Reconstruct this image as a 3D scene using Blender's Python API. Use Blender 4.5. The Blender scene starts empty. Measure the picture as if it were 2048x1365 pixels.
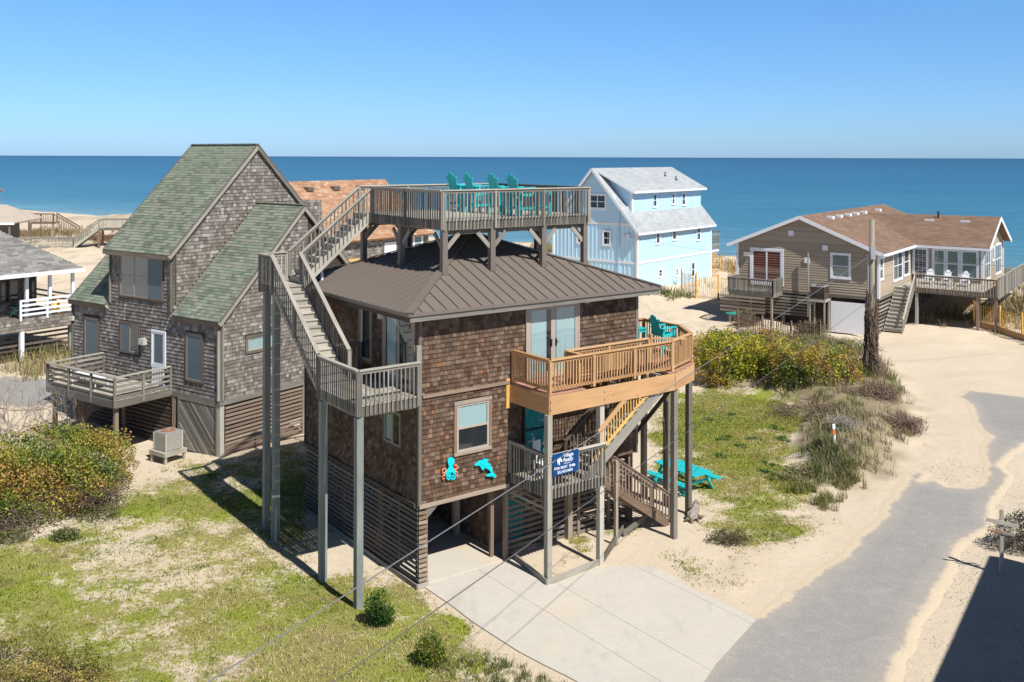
import bpy, math, random
import numpy as np
from mathutils import Vector, Matrix, noise as mnoise
random.seed(7); np.random.seed(7)
S=bpy.context.scene
COL=bpy.context.scene.collection
R=math.radians

# ---------------------------------------------------------------- camera, sky, sun, exposure
F_PX,CAM_H,RHO,CX,CY=1920.,13.05,.003,1024.,314.
cd=bpy.data.cameras.new('camera'); cam=bpy.data.objects.new('camera',cd); COL.objects.link(cam); S.camera=cam
cd.sensor_width=36.; cd.sensor_fit='HORIZONTAL'; cd.lens=F_PX/2048*36
cd.shift_x=0.; cd.shift_y=-(682.5-CY)/2048
cd.clip_start=.5; cd.clip_end=60000
cam.location=(0,0,CAM_H)
cam.rotation_euler=(Matrix.Rotation(math.pi/2,4,'X')@Matrix.Rotation(RHO,4,'Z')).to_euler()
SUN=Vector((.396,-.489,.777)).normalized()
sd=bpy.data.lights.new('sun','SUN'); sd.energy=5.0; sd.angle=R(.53); sd.color=(1.,.955,.89)
so=bpy.data.objects.new('sun',sd); COL.objects.link(so); so.rotation_euler=SUN.to_track_quat('Z','Y').to_euler(); so.location=(30,-40,60)
w=bpy.data.worlds.new('World'); S.world=w; w.use_nodes=True
nt=w.node_tree; nt.nodes.clear()
sky=nt.nodes.new('ShaderNodeTexSky'); sky.sky_type='NISHITA'; sky.sun_disc=False
sky.sun_elevation=math.asin(SUN.z); sky.sun_rotation=math.atan2(SUN.x,SUN.y)
sky.altitude=0; sky.air_density=1.0; sky.dust_density=.25; sky.ozone_density=3.0
bg=nt.nodes.new('ShaderNodeBackground'); bg.inputs['Strength'].default_value=.10
ow=nt.nodes.new('ShaderNodeOutputWorld')
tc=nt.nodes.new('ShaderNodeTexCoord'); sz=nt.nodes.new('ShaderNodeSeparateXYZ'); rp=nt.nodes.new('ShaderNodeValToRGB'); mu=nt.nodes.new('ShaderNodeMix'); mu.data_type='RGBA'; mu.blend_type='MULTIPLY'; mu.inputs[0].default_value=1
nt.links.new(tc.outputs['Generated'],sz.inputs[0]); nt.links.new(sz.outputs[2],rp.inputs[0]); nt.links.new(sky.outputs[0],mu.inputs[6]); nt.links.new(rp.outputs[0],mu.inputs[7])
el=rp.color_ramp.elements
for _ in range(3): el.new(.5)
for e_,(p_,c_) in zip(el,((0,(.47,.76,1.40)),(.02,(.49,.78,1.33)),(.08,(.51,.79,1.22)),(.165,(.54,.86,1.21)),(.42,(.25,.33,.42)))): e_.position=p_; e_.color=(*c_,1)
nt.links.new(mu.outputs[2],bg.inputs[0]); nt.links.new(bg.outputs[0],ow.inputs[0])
S.view_settings.view_transform='Standard'; S.view_settings.look='None'; S.view_settings.exposure=0.28; S.view_settings.gamma=1
S.render.engine='CYCLES'; S.cycles.max_bounces=6; S.cycles.transparent_max_bounces=8

# ---------------------------------------------------------------- helpers
_c,_s=math.cos(RHO),math.sin(RHO)
def ray(px,py):
    a,b=px-CX,py-CY
    return Vector(((a*_c+b*_s)/F_PX,1.,-(-a*_s+b*_c)/F_PX))
def G(px,py,z=0.):
    "where the sight line through a pixel meets the level z"
    r=ray(px,py); t=(z-CAM_H)/r.z
    return Vector((r.x*t,r.y*t,z))
class Frame:
    def __init__(s,o,vpr=None,ang=None):
        s.o=Vector((o[0],o[1],0)); s.th=math.atan2(F_PX,vpr-CX) if ang is None else ang
        s.u=Vector((math.cos(s.th),math.sin(s.th),0)); s.v=Vector((-math.sin(s.th),math.cos(s.th),0))
    def w(s,u,v,z=0): return s.o+s.u*u+s.v*v+Vector((0,0,z))
    def loc(s,p):
        d=Vector(p)-s.o; return Vector((d.dot(s.u),d.dot(s.v),p[2]))
    def fz(s,px,py,z=0): return s.loc(G(px,py,z))
    def fv(s,px,py,k=0):
        r=ray(px,py); c=Vector((0,0,CAM_H)); t=(k-(c-s.o).dot(s.v))/r.dot(s.v); return s.loc(c+r*t)
    def fu(s,px,py,k=0):
        r=ray(px,py); c=Vector((0,0,CAM_H)); t=(k-(c-s.o).dot(s.u))/r.dot(s.u); return s.loc(c+r*t)
MH=Frame(G(836,1178),vpr=3615)      # shingled house with the rooftop deck
LH=Frame(G(440,920),vpr=2350)       # grey house with the green roof
BH=Frame(G(1274,592),vpr=2560)      # light blue house
EH=Frame(G(1757,668),vpr=2400)      # beige house

def tag(o,label=None,cat=None,group=None,kind=None):
    if label: o['label']=label
    if cat: o['category']=cat
    if group: o['group']=group
    if kind: o['kind']=kind
    return o
def thing(name,label,cat,loc=(0,0,0),rz=0,group=None):
    o=bpy.data.objects.new(name,None); COL.objects.link(o); o.location=loc; o.rotation_euler=(0,0,rz)
    o.empty_display_size=.2
    return tag(o,label,cat,group)
def fthing(fr,name,label,cat,group=None): return thing(name,label,cat,fr.o,fr.th,group)
def copy_tree(o,parent=None):
    c=o.copy(); COL.objects.link(c); c.parent=parent
    if parent is not None: c.matrix_parent_inverse=o.matrix_parent_inverse.copy()
    for ch in list(o.children): copy_tree(ch,c)
    return c

class MB:
    def __init__(s): s.v=[];s.f=[];s.uv=[];s.col=[]
    def hexa(s,P,L,lp,off=None):
        n=len(s.v); s.v+= [tuple(p) for p in P]
        ou,ov=off if off else (random.random()*40,random.random()*40)
        for f in ((0,3,2,1),(4,5,6,7),(0,1,5,4),(1,2,6,5),(2,3,7,6),(3,0,4,7)):
            s.f.append([n+i for i in f])
            for i in f:
                a=lp[i]; s.uv.append((a[0]+ou,a[1]+a[2]+ov))
    def beam(s,p0,p1,w,h,up=(0,0,1),off=None):
        p0=Vector(p0);p1=Vector(p1);x=p1-p0;L=x.length
        if L<1e-5: return s
        x/=L; up=Vector(up)
        y=up.cross(x)
        if y.length<1e-4: y=Vector((0,1,0)).cross(x) if abs(x.y)<.9 else Vector((1,0,0)).cross(x)
        y.normalize(); z=x.cross(y)
        lp=[(0,-w/2,-h/2),(L,-w/2,-h/2),(L,w/2,-h/2),(0,w/2,-h/2),(0,-w/2,h/2),(L,-w/2,h/2),(L,w/2,h/2),(0,w/2,h/2)]
        s.hexa([p0+x*a+y*b+z*c for a,b,c in lp],L,lp,off); return s
    def box(s,x0,y0,z0,x1,y1,z1):
        dx,dy,dz=x1-x0,y1-y0,z1-z0; m=max(dx,dy,dz); cx,cy,cz=(x0+x1)/2,(y0+y1)/2,(z0+z1)/2
        if m==dx: s.beam((x0,cy,cz),(x1,cy,cz),dy,dz)
        elif m==dy: s.beam((cx,y0,cz),(cx,y1,cz),dx,dz)
        else: s.beam((cx,cy,z0),(cx,cy,z1),dx,dy,up=(0,1,0)) if False else s.beam((cx,cy,z0),(cx,cy,z1),dy,dx,up=(1,0,0))
        return s
    def poly(s,pts,uvs=None):
        n=len(s.v); s.v+=[tuple(p) for p in pts]; s.f.append(list(range(n,n+len(pts))))
        s.uv+= uvs if uvs else [(p[0]+p[1]*.6,p[2]+p[1]*.4) for p in pts]; return s
    def prism(s,pts,ex):
        pts=[Vector(p) for p in pts]; ex=Vector(ex); n=len(pts)
        s.poly(pts[::-1]); s.poly([p+ex for p in pts])
        for i in range(n):
            a,b=pts[i],pts[(i+1)%n]; s.poly([a,b,b+ex,a+ex])
        return s
    def tube(s,pts,rad,n=6,caps=True):
        pts=[Vector(p) for p in pts]; base=len(s.v); m=len(pts)
        if not hasattr(rad,'__len__'): rad=[rad]*m
        d0=(pts[1]-pts[0]).normalized(); ref=Vector((0,0,1)) if abs(d0.z)<.9 else Vector((1,0,0))
        L=0
        for i,p in enumerate(pts):
            d=(pts[min(i+1,m-1)]-pts[max(i-1,0)]).normalized(); a=ref.cross(d)
            if a.length<1e-3: a=Vector((0,1,0)).cross(d)
            a.normalize(); b=d.cross(a)
            for k in range(n):
                t=2*math.pi*k/n; s.v.append(tuple(p+(a*math.cos(t)+b*math.sin(t))*rad[i]))
        for i in range(m-1):
            L1=L+(pts[i+1]-pts[i]).length
            for k in range(n):
                k2=(k+1)%n; s.f.append([base+i*n+k,base+i*n+k2,base+(i+1)*n+k2,base+(i+1)*n+k])
                s.uv+=[(L,k*.05),(L,(k+1)*.05),(L1,(k+1)*.05),(L1,k*.05)]
            L=L1
        if caps:
            s.f.append([base+k for k in range(n)][::-1]); s.uv+=[(0,0)]*n
            s.f.append([base+(m-1)*n+k for k in range(n)]); s.uv+=[(0,0)]*n
        return s
    def mesh(s,name,mat,smooth=False):
        me=bpy.data.meshes.new(name); me.from_pydata(s.v,[],s.f)
        uvl=me.uv_layers.new(name='UVMap'); uvl.data.foreach_set('uv',np.array(s.uv,dtype=np.float32).ravel())
        me.materials.append(mat)
        if smooth: me.polygons.foreach_set('use_smooth',[True]*len(me.polygons))
        me.update(); return me
    def build(s,name,mat,parent=None,kind=None,smooth=False,label=None,cat=None,group=None):
        if not s.f: return None
        o=bpy.data.objects.new(name,s.mesh(name,mat,smooth)); COL.objects.link(o); o.parent=parent
        return tag(o,label,cat,group,kind)
def np_mesh(name,verts,faces,mat,cols=None,parent=None,kind=None,smooth=False,attrs=None):
    me=bpy.data.meshes.new(name); nv=len(verts); k=faces.shape[1]; nf=len(faces)
    me.vertices.add(nv); me.vertices.foreach_set('co',np.asarray(verts,dtype=np.float32).ravel())
    me.loops.add(nf*k); me.loops.foreach_set('vertex_index',faces.astype(np.int32).ravel())
    me.polygons.add(nf); me.polygons.foreach_set('loop_start',np.arange(0,nf*k,k,dtype=np.int32))
    if smooth: me.polygons.foreach_set('use_smooth',np.ones(nf,dtype=bool))
    me.update(calc_edges=True)
    if cols is not None:
        a=me.color_attributes.new('Col','FLOAT_COLOR','POINT'); c=np.ones((nv,4),dtype=np.float32); c[:,:3]=cols; a.data.foreach_set('color',c.ravel())
    for n,arr in (attrs or {}).items():
        a=me.attributes.new(n,'FLOAT','POINT'); a.data.foreach_set('value',np.asarray(arr,dtype=np.float32).ravel())
    me.materials.append(mat)
    o=bpy.data.objects.new(name,me); COL.objects.link(o); o.parent=parent
    if kind: o['kind']=kind
    return o
_cache={}
def piece(name,par,p0,p1,w,h,mat,up=(0,0,1),label=None):
    "one board as an object of its own; boards alike share their mesh"
    p0=Vector(p0);p1=Vector(p1);x=p1-p0;L=x.length; x/=L; up=Vector(up); y=up.cross(x)
    if y.length<1e-4: y=Vector((0,1,0)).cross(x) if abs(x.y)<.9 else Vector((1,0,0)).cross(x)
    y.normalize(); z=x.cross(y)
    key=(name,mat.name,round(L,3),round(w,3),round(h,3))
    if key not in _cache: _cache[key]=MB().beam((0,0,0),(L,0,0),w,h).mesh(name,mat)
    o=bpy.data.objects.new(name,_cache[key]); COL.objects.link(o); o.parent=par
    M=Matrix((x,y,z)).transposed().to_4x4(); M.translation=p0; o.matrix_basis=M
    if label: o['label']=label
    return o

# ---------------------------------------------------------------- materials
def newmat(name):
    m=bpy.data.materials.new(name); m.use_nodes=True; t=m.node_tree; t.nodes.clear()
    o=t.nodes.new('ShaderNodeOutputMaterial'); b=t.nodes.new('ShaderNodeBsdfPrincipled'); t.links.new(b.outputs[0],o.inputs[0])
    return m,t,b,o
class N:
    def __init__(s,t): s.t=t
    def n(s,ty,**k):
        x=s.t.nodes.new('ShaderNode'+ty)
        for a,b in k.items(): setattr(x,a,b)
        return x
    def l(s,a,b): s.t.links.new(a,b)
    def val(s,sock,v):
        if hasattr(v,'links') or isinstance(v,bpy.types.NodeSocket): s.l(v,sock)
        else: sock.default_value=v
    def math(s,op,a,b=0.,c=None):
        x=s.n('Math',operation=op); s.val(x.inputs[0],a); s.val(x.inputs[1],b)
        if c is not None: s.val(x.inputs[2],c)
        return x.outputs[0]
    def noise(s,vec,scale,detail=3,rough=.55,dist=0.):
        x=s.n('TexNoise'); s.l(vec,x.inputs['Vector']); x.inputs['Scale'].default_value=scale; x.inputs['Detail'].default_value=detail
        x.inputs['Roughness'].default_value=rough; x.inputs['Distortion'].default_value=dist; return x.outputs[0]
    def ramp(s,fac,stops,interp='LINEAR'):
        x=s.n('ValToRGB'); x.color_ramp.interpolation=interp; e=x.color_ramp.elements
        while len(e)<len(stops): e.new(.5)
        for i,(p,c) in enumerate(stops): e[i].position=p; e[i].color=(c[0],c[1],c[2],1)
        s.l(fac,x.inputs[0]); return x.outputs[0]
    def mix(s,fac,a,b,mode='MIX'):
        x=s.n('Mix',data_type='RGBA',blend_type=mode); s.val(x.inputs[0],fac)
        for sk,v in ((x.inputs[6],a),(x.inputs[7],b)):
            if isinstance(v,bpy.types.NodeSocket): s.l(v,sk)
            else: sk.default_value=(v[0],v[1],v[2],1)
        return x.outputs[2]
    def map(s,vec,sc):
        x=s.n('Mapping'); s.l(vec,x.inputs[0]); x.inputs['Scale'].default_value=sc; return x.outputs[0]
    def uv(s): return s.n('UVMap').outputs[0]
    def pos(s): return s.n('NewGeometry').outputs['Position']
    def rnd(s):
        a=s.n('ObjectInfo').outputs['Random']; b=s.n('NewGeometry').outputs['Random Per Island']
        return s.math('FRACT',s.math('ADD',s.math('MULTIPLY',a,7.31),b))
    def bump(s,h,st,dist,b):
        x=s.n('Bump'); x.inputs['Strength'].default_value=st; x.inputs['Distance'].default_value=dist; s.l(h,x.inputs['Height']); s.l(x.outputs[0],b.inputs['Normal'])
    def hsv(s,col,h=.5,sa=1.,v=1.):
        x=s.n('HueSaturation'); s.val(x.inputs[0],h); s.val(x.inputs[1],sa); s.val(x.inputs[2],v); s.l(col,x.inputs[4]); return x.outputs[0]
def sc(c,k): return tuple(x*k for x in c)
def wood(name,stops,grain=(1.2,26.),rough=.85,var=.35,streak=.45,knots=False,island=True,weather=None,wk=.7):
    m,t,b,o=newmat(name); n=N(t); uv=n.uv(); r=n.rnd()
    off=n.n('VectorMath',operation='ADD'); cmb=n.n('CombineXYZ'); n.l(n.math('MULTIPLY',r,37.),cmb.inputs[0]); n.l(n.math('MULTIPLY',r,91.),cmb.inputs[1]); n.l(uv,off.inputs[0]); n.l(cmb.outputs[0],off.inputs[1]); v=off.outputs[0]
    g=n.noise(n.map(v,(grain[0],grain[1],1)),1.,5,.65,.4)
    base=n.ramp(r,stops)
    d=n.math('MULTIPLY_ADD',g,streak*2,1-streak)
    big=n.noise(n.map(v,(.8,3,1)),1.,3)
    d2=n.math('MULTIPLY',d,n.math('MULTIPLY_ADD',big,var*2,1-var))
    if weather:
        ps=n.pos(); f_=n.ramp(n.math('ADD',n.noise(n.map(ps,(.5,.5,.28)),1.,5,.65),n.math('MULTIPLY_ADD',n.noise(ps,9.,2),.3,-.15)),[(.44,(0,0,0)),(.66,(1,1,1))]); base=n.mix(n.math('MULTIPLY',f_,wk),base,weather)
    colr=n.hsv(base,v=d2)
    if knots:
        vo=n.n('TexVoronoi'); n.l(n.map(v,(1.6,5,1)),vo.inputs['Vector']); vo.inputs['Scale'].default_value=1.
        k=n.ramp(vo.outputs['Distance'],[(0.,(1,1,1)),(.05,(1,1,1)),(.09,(0,0,0))]); colr=n.mix(n.math('MULTIPLY',k,.75),colr,(.12,.055,.02))
    n.l(colr,b.inputs['Base Color']); b.inputs['Roughness'].default_value=rough; b.inputs['Specular IOR Level'].default_value=.25
    n.bump(g,.35,.004,b); return m
def paint(name,c,rough=.5,var=.12,spec=.4,metal=0.,scale=3.,chip=None):
    m,t,b,o=newmat(name); n=N(t); v=n.pos(); g=n.noise(v,scale,5,.6)
    colr=n.mix(g,sc(c,1-var),sc(c,1+var))
    if chip:
        k=n.ramp(n.noise(v,scale*6,4,.7),[(.60,(0,0,0)),(.66,(1,1,1))]); colr=n.mix(n.math('MULTIPLY',k,.8),colr,chip)
    n.l(colr,b.inputs['Base Color']); b.inputs['Roughness'].default_value=rough; b.inputs['Specular IOR Level'].default_value=spec; b.inputs['Metallic'].default_value=metal
    n.bump(n.noise(v,scale*8,3),.15,.003,b); return m
def roofing(name,stops,speck=.35):
    m,t,b,o=newmat(name); n=N(t); r=n.rnd(); v=n.pos(); base=n.ramp(r,stops)
    f=n.noise(v,60.,2,.8); g=n.noise(v,.7,4,.6)
    d=n.math('MULTIPLY',n.math('MULTIPLY_ADD',f,speck*2,1-speck),n.math('MULTIPLY_ADD',g,.5,.75))
    n.l(n.hsv(base,v=d),b.inputs['Base Color']); b.inputs['Roughness'].default_value=.95; b.inputs['Specular IOR Level'].default_value=.15; n.bump(f,.4,.004,b); return m
GREY=[(0,(.17,.15,.13)),(.35,(.25,.225,.195)),(.7,(.34,.31,.275)),(1,(.42,.385,.34))]
W_GREY=wood('weathered_wood',[(0,(.13,.118,.10)),(.4,(.19,.175,.15)),(.75,(.26,.24,.205)),(1,(.34,.315,.27))])
W_LIGHT=wood('pale_weathered_wood',[(0,(.30,.28,.235)),(.5,(.39,.365,.31)),(1,(.48,.45,.385))],streak=.35)
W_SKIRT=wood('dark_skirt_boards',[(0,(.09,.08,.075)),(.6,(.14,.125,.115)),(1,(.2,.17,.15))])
W_TREATED=wood('green_grey_treated_wood',[(0,(.21,.235,.215)),(1,(.27,.29,.26))],streak=.4)
W_BROWN=wood('brown_grey_wood',[(0,(.17,.115,.08)),(.5,(.26,.19,.14)),(1,(.34,.28,.22))])
W_NEW=wood('new_orange_lumber',[(0,(.44,.245,.11)),(.5,(.52,.305,.145)),(1,(.59,.375,.195))],streak=.28,var=.2,knots=True,rough=.7)
W_NEWDECK=wood('reddish_new_planks',[(0,(.36,.19,.125)),(1,(.46,.26,.18))],streak=.2,rough=.75)
W_YEL=wood('yellow_new_lumber',[(0,(.66,.40,.12)),(1,(.74,.48,.17))],streak=.15,rough=.7)
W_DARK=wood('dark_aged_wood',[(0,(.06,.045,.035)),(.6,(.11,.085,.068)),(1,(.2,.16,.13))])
SH_MAIN=wood('brown_cedar_shingles',[(0,(.065,.038,.024)),(.3,(.10,.058,.036)),(.6,(.13,.079,.05)),(.82,(.155,.103,.073)),(.93,(.19,.145,.11)),(.975,(.24,.10,.04)),(1,(.22,.18,.15))],grain=(2.5,34.),streak=.55,var=.4,weather=(.15,.118,.09),wk=.5)
SH_GREY=wood('grey_cedar_shingles',[(0,(.125,.108,.093)),(.3,(.175,.153,.132)),(.65,(.225,.20,.175)),(.9,(.29,.265,.24)),(1,(.37,.35,.325))],grain=(2.5,34.),streak=.4,var=.3)
RF_GREEN=roofing('green_roof_shingles',[(0,(.125,.15,.11)),(.4,(.175,.205,.155)),(.75,(.225,.255,.2)),(1,(.24,.225,.18))])
RF_TERRA=roofing('terracotta_roof_shingles',[(0,(.33,.175,.105)),(.5,(.39,.225,.135)),(.9,(.44,.29,.185)),(1,(.5,.37,.26))])
RF_BROWN=roofing('brown_roof_shingles',[(0,(.19,.125,.09)),(.5,(.22,.145,.105)),(1,(.25,.17,.125))],.25)
RF_BLUEGREY=roofing('pale_grey_roof_shingles',[(0,(.35,.375,.385)),(.5,(.385,.41,.42)),(1,(.42,.44,.45))],.25)
RF_GREY=roofing('dark_grey_roof_shingles',[(0,(.15,.145,.135)),(.5,(.22,.21,.2)),(1,(.29,.275,.26))])
RF_TAN=roofing('tan_roof_shingles',[(0,(.42,.36,.30)),(1,(.5,.44,.37))])
METAL=paint('taupe_standing_seam_metal',(.175,.145,.122),rough=.42,var=.06,spec=.5,scale=.8)
METAL_D=paint('taupe_seam_edge',(.16,.13,.11),rough=.45,var=.05,spec=.5)
BRACKET=paint('galvanised_steel',(.45,.46,.48),rough=.4,metal=.6)
TEAL=paint('turquoise_painted_wood',(.02,.50,.52),rough=.5,var=.1)
TEAL_B=paint('bright_turquoise_paint',(.0,.62,.68),rough=.5,var=.06)
CORAL=paint('coral_paint',(.85,.22,.13),rough=.5,var=.06)
WHITE=paint('white_paint',(.80,.82,.85),rough=.45,var=.04)
BLUEW=paint('light_blue_siding',(.53,.77,.93),rough=.55,var=.05,scale=1.)
BEIGE=wood('beige_fibre_siding',[(0,(.36,.295,.22)),(.5,(.40,.33,.25)),(1,(.44,.365,.28))],streak=.1,var=.08)
TAUPE=paint('taupe_window_frame',(.33,.27,.22),rough=.5,var=.06)
TAUPE_L=paint('greige_door_frame',(.42,.36,.30),rough=.5,var=.06)
DKBROWN=paint('dark_brown_trim',(.13,.10,.085),rough=.7,var=.2)
BLACK=paint('black_paint',(.015,.015,.017),rough=.5)
DKIN=paint('dark_interior',(.02,.022,.024),rough=.9)
CURT=paint('pale_curtain',(.45,.55,.54),rough=.9,var=.08,scale=9.)
RED=paint('dark_red_curtain',(.30,.03,.025),rough=.9)
BLIND=paint('grey_green_blind',(.25,.33,.30),rough=.8)
DOORTEAL=paint('teal_door_paint',(.015,.36,.36),rough=.4,var=.06)
ACMET=paint('pale_grey_enamel',(.5,.48,.42),rough=.5,var=.08)
ACTOP=paint('grey_steel_lid',(.42,.42,.44),rough=.35,metal=.3)
RUST=paint('rusty_steel',(.3,.14,.07),rough=.8,var=.3,scale=9.)
NAVY=paint('navy_blue_sign',(.0,.055,.2),rough=.35,var=.03)
WHITE_E=paint('white_lettering',(.86,.87,.9),rough=.5,var=.02)
ORANGE=paint('orange_plastic',(.8,.22,.03),rough=.5)
YELLOW=paint('yellow_plastic',(.85,.45,.02),rough=.5)
GREENP=paint('green_plastic',(.03,.3,.24),rough=.5)
GLASS,t,b,o=newmat('window_glass')
n=N(t); t.nodes.remove(b); gl=n.n('BsdfGlossy'); gl.inputs['Roughness'].default_value=.03; gl.inputs['Color'].default_value=(.85,.92,1,1)
tr=n.n('BsdfTransparent'); tr.inputs['Color'].default_value=(.86,.93,.95,1); fr=n.n('LayerWeight'); fr.inputs['Blend'].default_value=.5
mx=n.n('MixShader'); n.l(n.math('MULTIPLY_ADD',n.math('POWER',fr.outputs['Facing'],3.),.7,.09),mx.inputs[0]); n.l(tr.outputs[0],mx.inputs[1]); n.l(gl.outputs[0],mx.inputs[2]); n.l(mx.outputs[0],o.inputs[0])
try: GLASS.use_transparent_shadow=True
except Exception: pass
SCREEN=paint('blue_grey_window_screen',(.10,.135,.16),rough=.55,var=.1)
CONC,t,b,o=newmat('pale_concrete'); n=N(t); v=n.pos()
g=n.noise(v,.45,5,.6); g2=n.noise(v,3.,5,.7); g3=n.noise(v,90.,2,.8)
c=n.mix(g,(.48,.45,.39),(.58,.545,.475)); c=n.mix(n.math('MULTIPLY',n.ramp(g2,[(.5,(0,0,0)),(.75,(1,1,1))]),.25),c,(.38,.35,.31))
c=n.mix(n.ramp(n.noise(n.map(v,(.35,.5,1)),1.,4,.5),[(.56,(0,0,0)),(.72,(.7,.7,.7))]),c,(.60,.50,.38))
c=n.mix(n.ramp(n.noise(n.map(v,(.9,.35,1)),1.,5,.6,.6),[(.55,(0,0,0)),(.7,(.45,.45,.45))]),c,(.36,.335,.30)); ck_=n.ramp(n.noise(v,.55,9,.8,1.),[(.492,(0,0,0)),(.5,(1,1,1)),(.508,(0,0,0))]); c=n.mix(n.math('MULTIPLY',ck_,.22),c,(.2,.18,.16)); c=n.hsv(c,v=n.math('MULTIPLY_ADD',g3,.24,.88)); n.l(c,b.inputs['Base Color']); b.inputs['Roughness'].default_value=.9; n.bump(g3,.2,.003,b)
ASPH,t,b,o=newmat('grey_asphalt'); n=N(t); v=n.pos()
g=n.noise(v,.5,5,.6); g2=n.noise(v,55.,3,.85); g3=n.noise(v,2.2,5,.75)
c=n.mix(g,(.25,.242,.23),(.33,.32,.30)); c=n.mix(n.ramp(g3,[(.50,(0,0,0)),(.8,(.6,.6,.6))]),c,(.43,.40,.35)); cr=n.ramp(n.noise(n.map(v,(.8,.8,1)),1.,8,.75,1.5),[(.485,(0,0,0)),(.5,(1,1,1)),(.515,(0,0,0))]); c=n.mix(n.math('MULTIPLY',cr,.18),c,(.13,.13,.13)); ad_=n.n('Attribute'); ad_.attribute_name='edge'; dd_=n.math('ADD',ad_.outputs['Fac'],n.math('MULTIPLY_ADD',n.noise(v,3.,6,.75),.5,-.25)); c=n.mix(n.ramp(dd_,[(.04,(1,1,1)),(.10,(.85,.85,.85)),(.22,(.22,.22,.22)),(.8,(0,0,0))]),c,(.585,.485,.35))
c=n.hsv(c,v=n.math('MULTIPLY_ADD',g2,.7,.65)); c=n.hsv(c,v=n.math('MULTIPLY_ADD',n.noise(v,16.,4,.85),.9,.55)); n.l(c,b.inputs['Base Color']); b.inputs['Roughness'].default_value=.9; n.bump(g2,.6,.006,b)
LEAF,t,b,o=newmat('leaves'); n=N(t); a=n.n('Attribute'); a.attribute_name='Col'; c=n.hsv(a.outputs[0],v=n.math('MULTIPLY_ADD',n.rnd(),.7,.65))
n.l(c,b.inputs['Base Color']); b.inputs['Roughness'].default_value=.55; b.inputs['Specular IOR Level'].default_value=.3
tl=n.n('BsdfTranslucent'); n.l(c,tl.inputs[0]); ad=n.n('MixShader'); ad.inputs[0].default_value=.25; n.l(b.outputs[0],ad.inputs[1]); n.l(tl.outputs[0],ad.inputs[2]); n.l(ad.outputs[0],o.inputs[0])
BARK=paint('dry_brown_stems',(.16,.115,.085),rough=.9,var=.3,scale=20.)
TWIG=paint('bleached_twigs',(.30,.26,.235),rough=.9,var=.25,scale=12.)
WIRE=paint('weathered_cable',(.11,.10,.10),rough=.6,var=.3,scale=.7)
WIREL=paint('bare_aluminium_cable',(.24,.235,.24),rough=.4,metal=.3,var=.2)
# ---------------------------------------------------------------- noise and masks on the ground
def vnoise(x,y,s,seed=0):
    "tileless value noise, numpy"
    x=np.asarray(x)*s+seed*17.13; y=np.asarray(y)*s+seed*9.71
    xi=np.floor(x).astype(np.int64); yi=np.floor(y).astype(np.int64); fx=x-xi; fy=y-yi
    fx=fx*fx*(3-2*fx); fy=fy*fy*(3-2*fy)
    def h(a,b):
        k=(a*374761393+b*668265263+seed*1442695041)&0x7fffffff; k=((k^(k>>13))*1274126177)&0x7fffffff
        return ((k^(k>>16))&0xffff)/65535.
    return (h(xi,yi)*(1-fx)+h(xi+1,yi)*fx)*(1-fy)+(h(xi,yi+1)*(1-fx)+h(xi+1,yi+1)*fx)*fy
def fbm(x,y,s,seed=0,o=4):
    r=0;a=.5;t=0
    for i in range(o): r=r+a*vnoise(x,y,s*2**i,seed+i); t+=a; a*=.5
    return r/t
def gp(pix): return [(G(a,b).x,G(a,b).y) for a,b in pix]
def sdist(x,y,poly):
    "signed distance to a polygon, positive inside"
    x=np.asarray(x,float); y=np.asarray(y,float); d=np.full(x.shape,1e9); ins=np.zeros(x.shape,bool); n=len(poly)
    for i in range(n):
        ax,ay=poly[i]; bx,by=poly[(i+1)%n]; ex,ey=bx-ax,by-ay
        t=np.clip(((x-ax)*ex+(y-ay)*ey)/(ex*ex+ey*ey+1e-9),0,1); d=np.minimum(d,np.hypot(x-ax-t*ex,y-ay-t*ey))
        c=((ay>y)!=(by>y)); xx=ex*(y-ay)/(ey if abs(ey)>1e-9 else 1e-9)+ax; ins^=(c&(x<xx))
    return np.where(ins,d,-d)
def sstep(a,b,x): t=np.clip((x-a)/(b-a),0,1); return t*t*(3-2*t)
ROADP=gp([(1280,1500),(1375,1365),(1402,1329),(1486,1236),(1525,1232),(1561,1200),(1609,1164),(1656,1132),(1691,1108),(1718,1074),(1731,1063),(1759,1043),(1772,1017),(1793,985),(1810,968),(1813,954),(1832,944),(1856,947),(1843,964),(1867,958),(1894,974),(1936,977),(1968,969),(1974,937),(1966,895),(1979,874),(1952,847),(1942,810),(1915,794),(1937,781),(2048,794),(2300,815),(2300,860),(2048,889),(2006,921),(1998,932),(2019,953),(2006,980),(1982,1012),(1979,1059),(1947,1075),(1920,1091),(1907,1118),(1894,1150),(1846,1224),(1793,1336),(1780,1365),(1700,1500)])
DRIVEP=gp([(850,1176),(872,1191),(908,1216),(944,1244),(987,1272),(1037,1304),(1084,1329),(1131,1352),(1330,1460),(1408,1365),(1432,1329),(1512,1241),(1459,1212),(1391,1183),(1346,1155),(1312,1135),(1268,1131),(1200,1136),(1120,1166),(1093,1172),(1011,1110)])
LAWN_L=gp([(270,960),(360,915),(450,912),(600,870),(640,900),(700,1180),(845,1180),(940,1248),(1100,1345),(1200,1500),(-100,1500),(-100,1120),(120,1060)])
LAWN_LG=gp([(470,1200),(640,1130),(840,1180),(900,1220),(960,1290),(1040,1365),(1060,1500),(300,1500),(380,1290)])
LAWN_R=gp([(1275,800),(1400,780),(1560,760),(1640,800),(1640,900),(1620,980),(1600,1060),(1570,1130),(1500,1190),(1440,1180),(1380,1120),(1400,1040),(1330,960),(1275,930)])
LAWN_RG=gp([(1300,800),(1560,775),(1620,830),(1560,960),(1440,960),(1400,900),(1290,880)])
LAWN_P=gp([(1040,1108),(1100,1060),(1180,1060),(1290,1040),(1200,1110),(1100,1165)])
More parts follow.
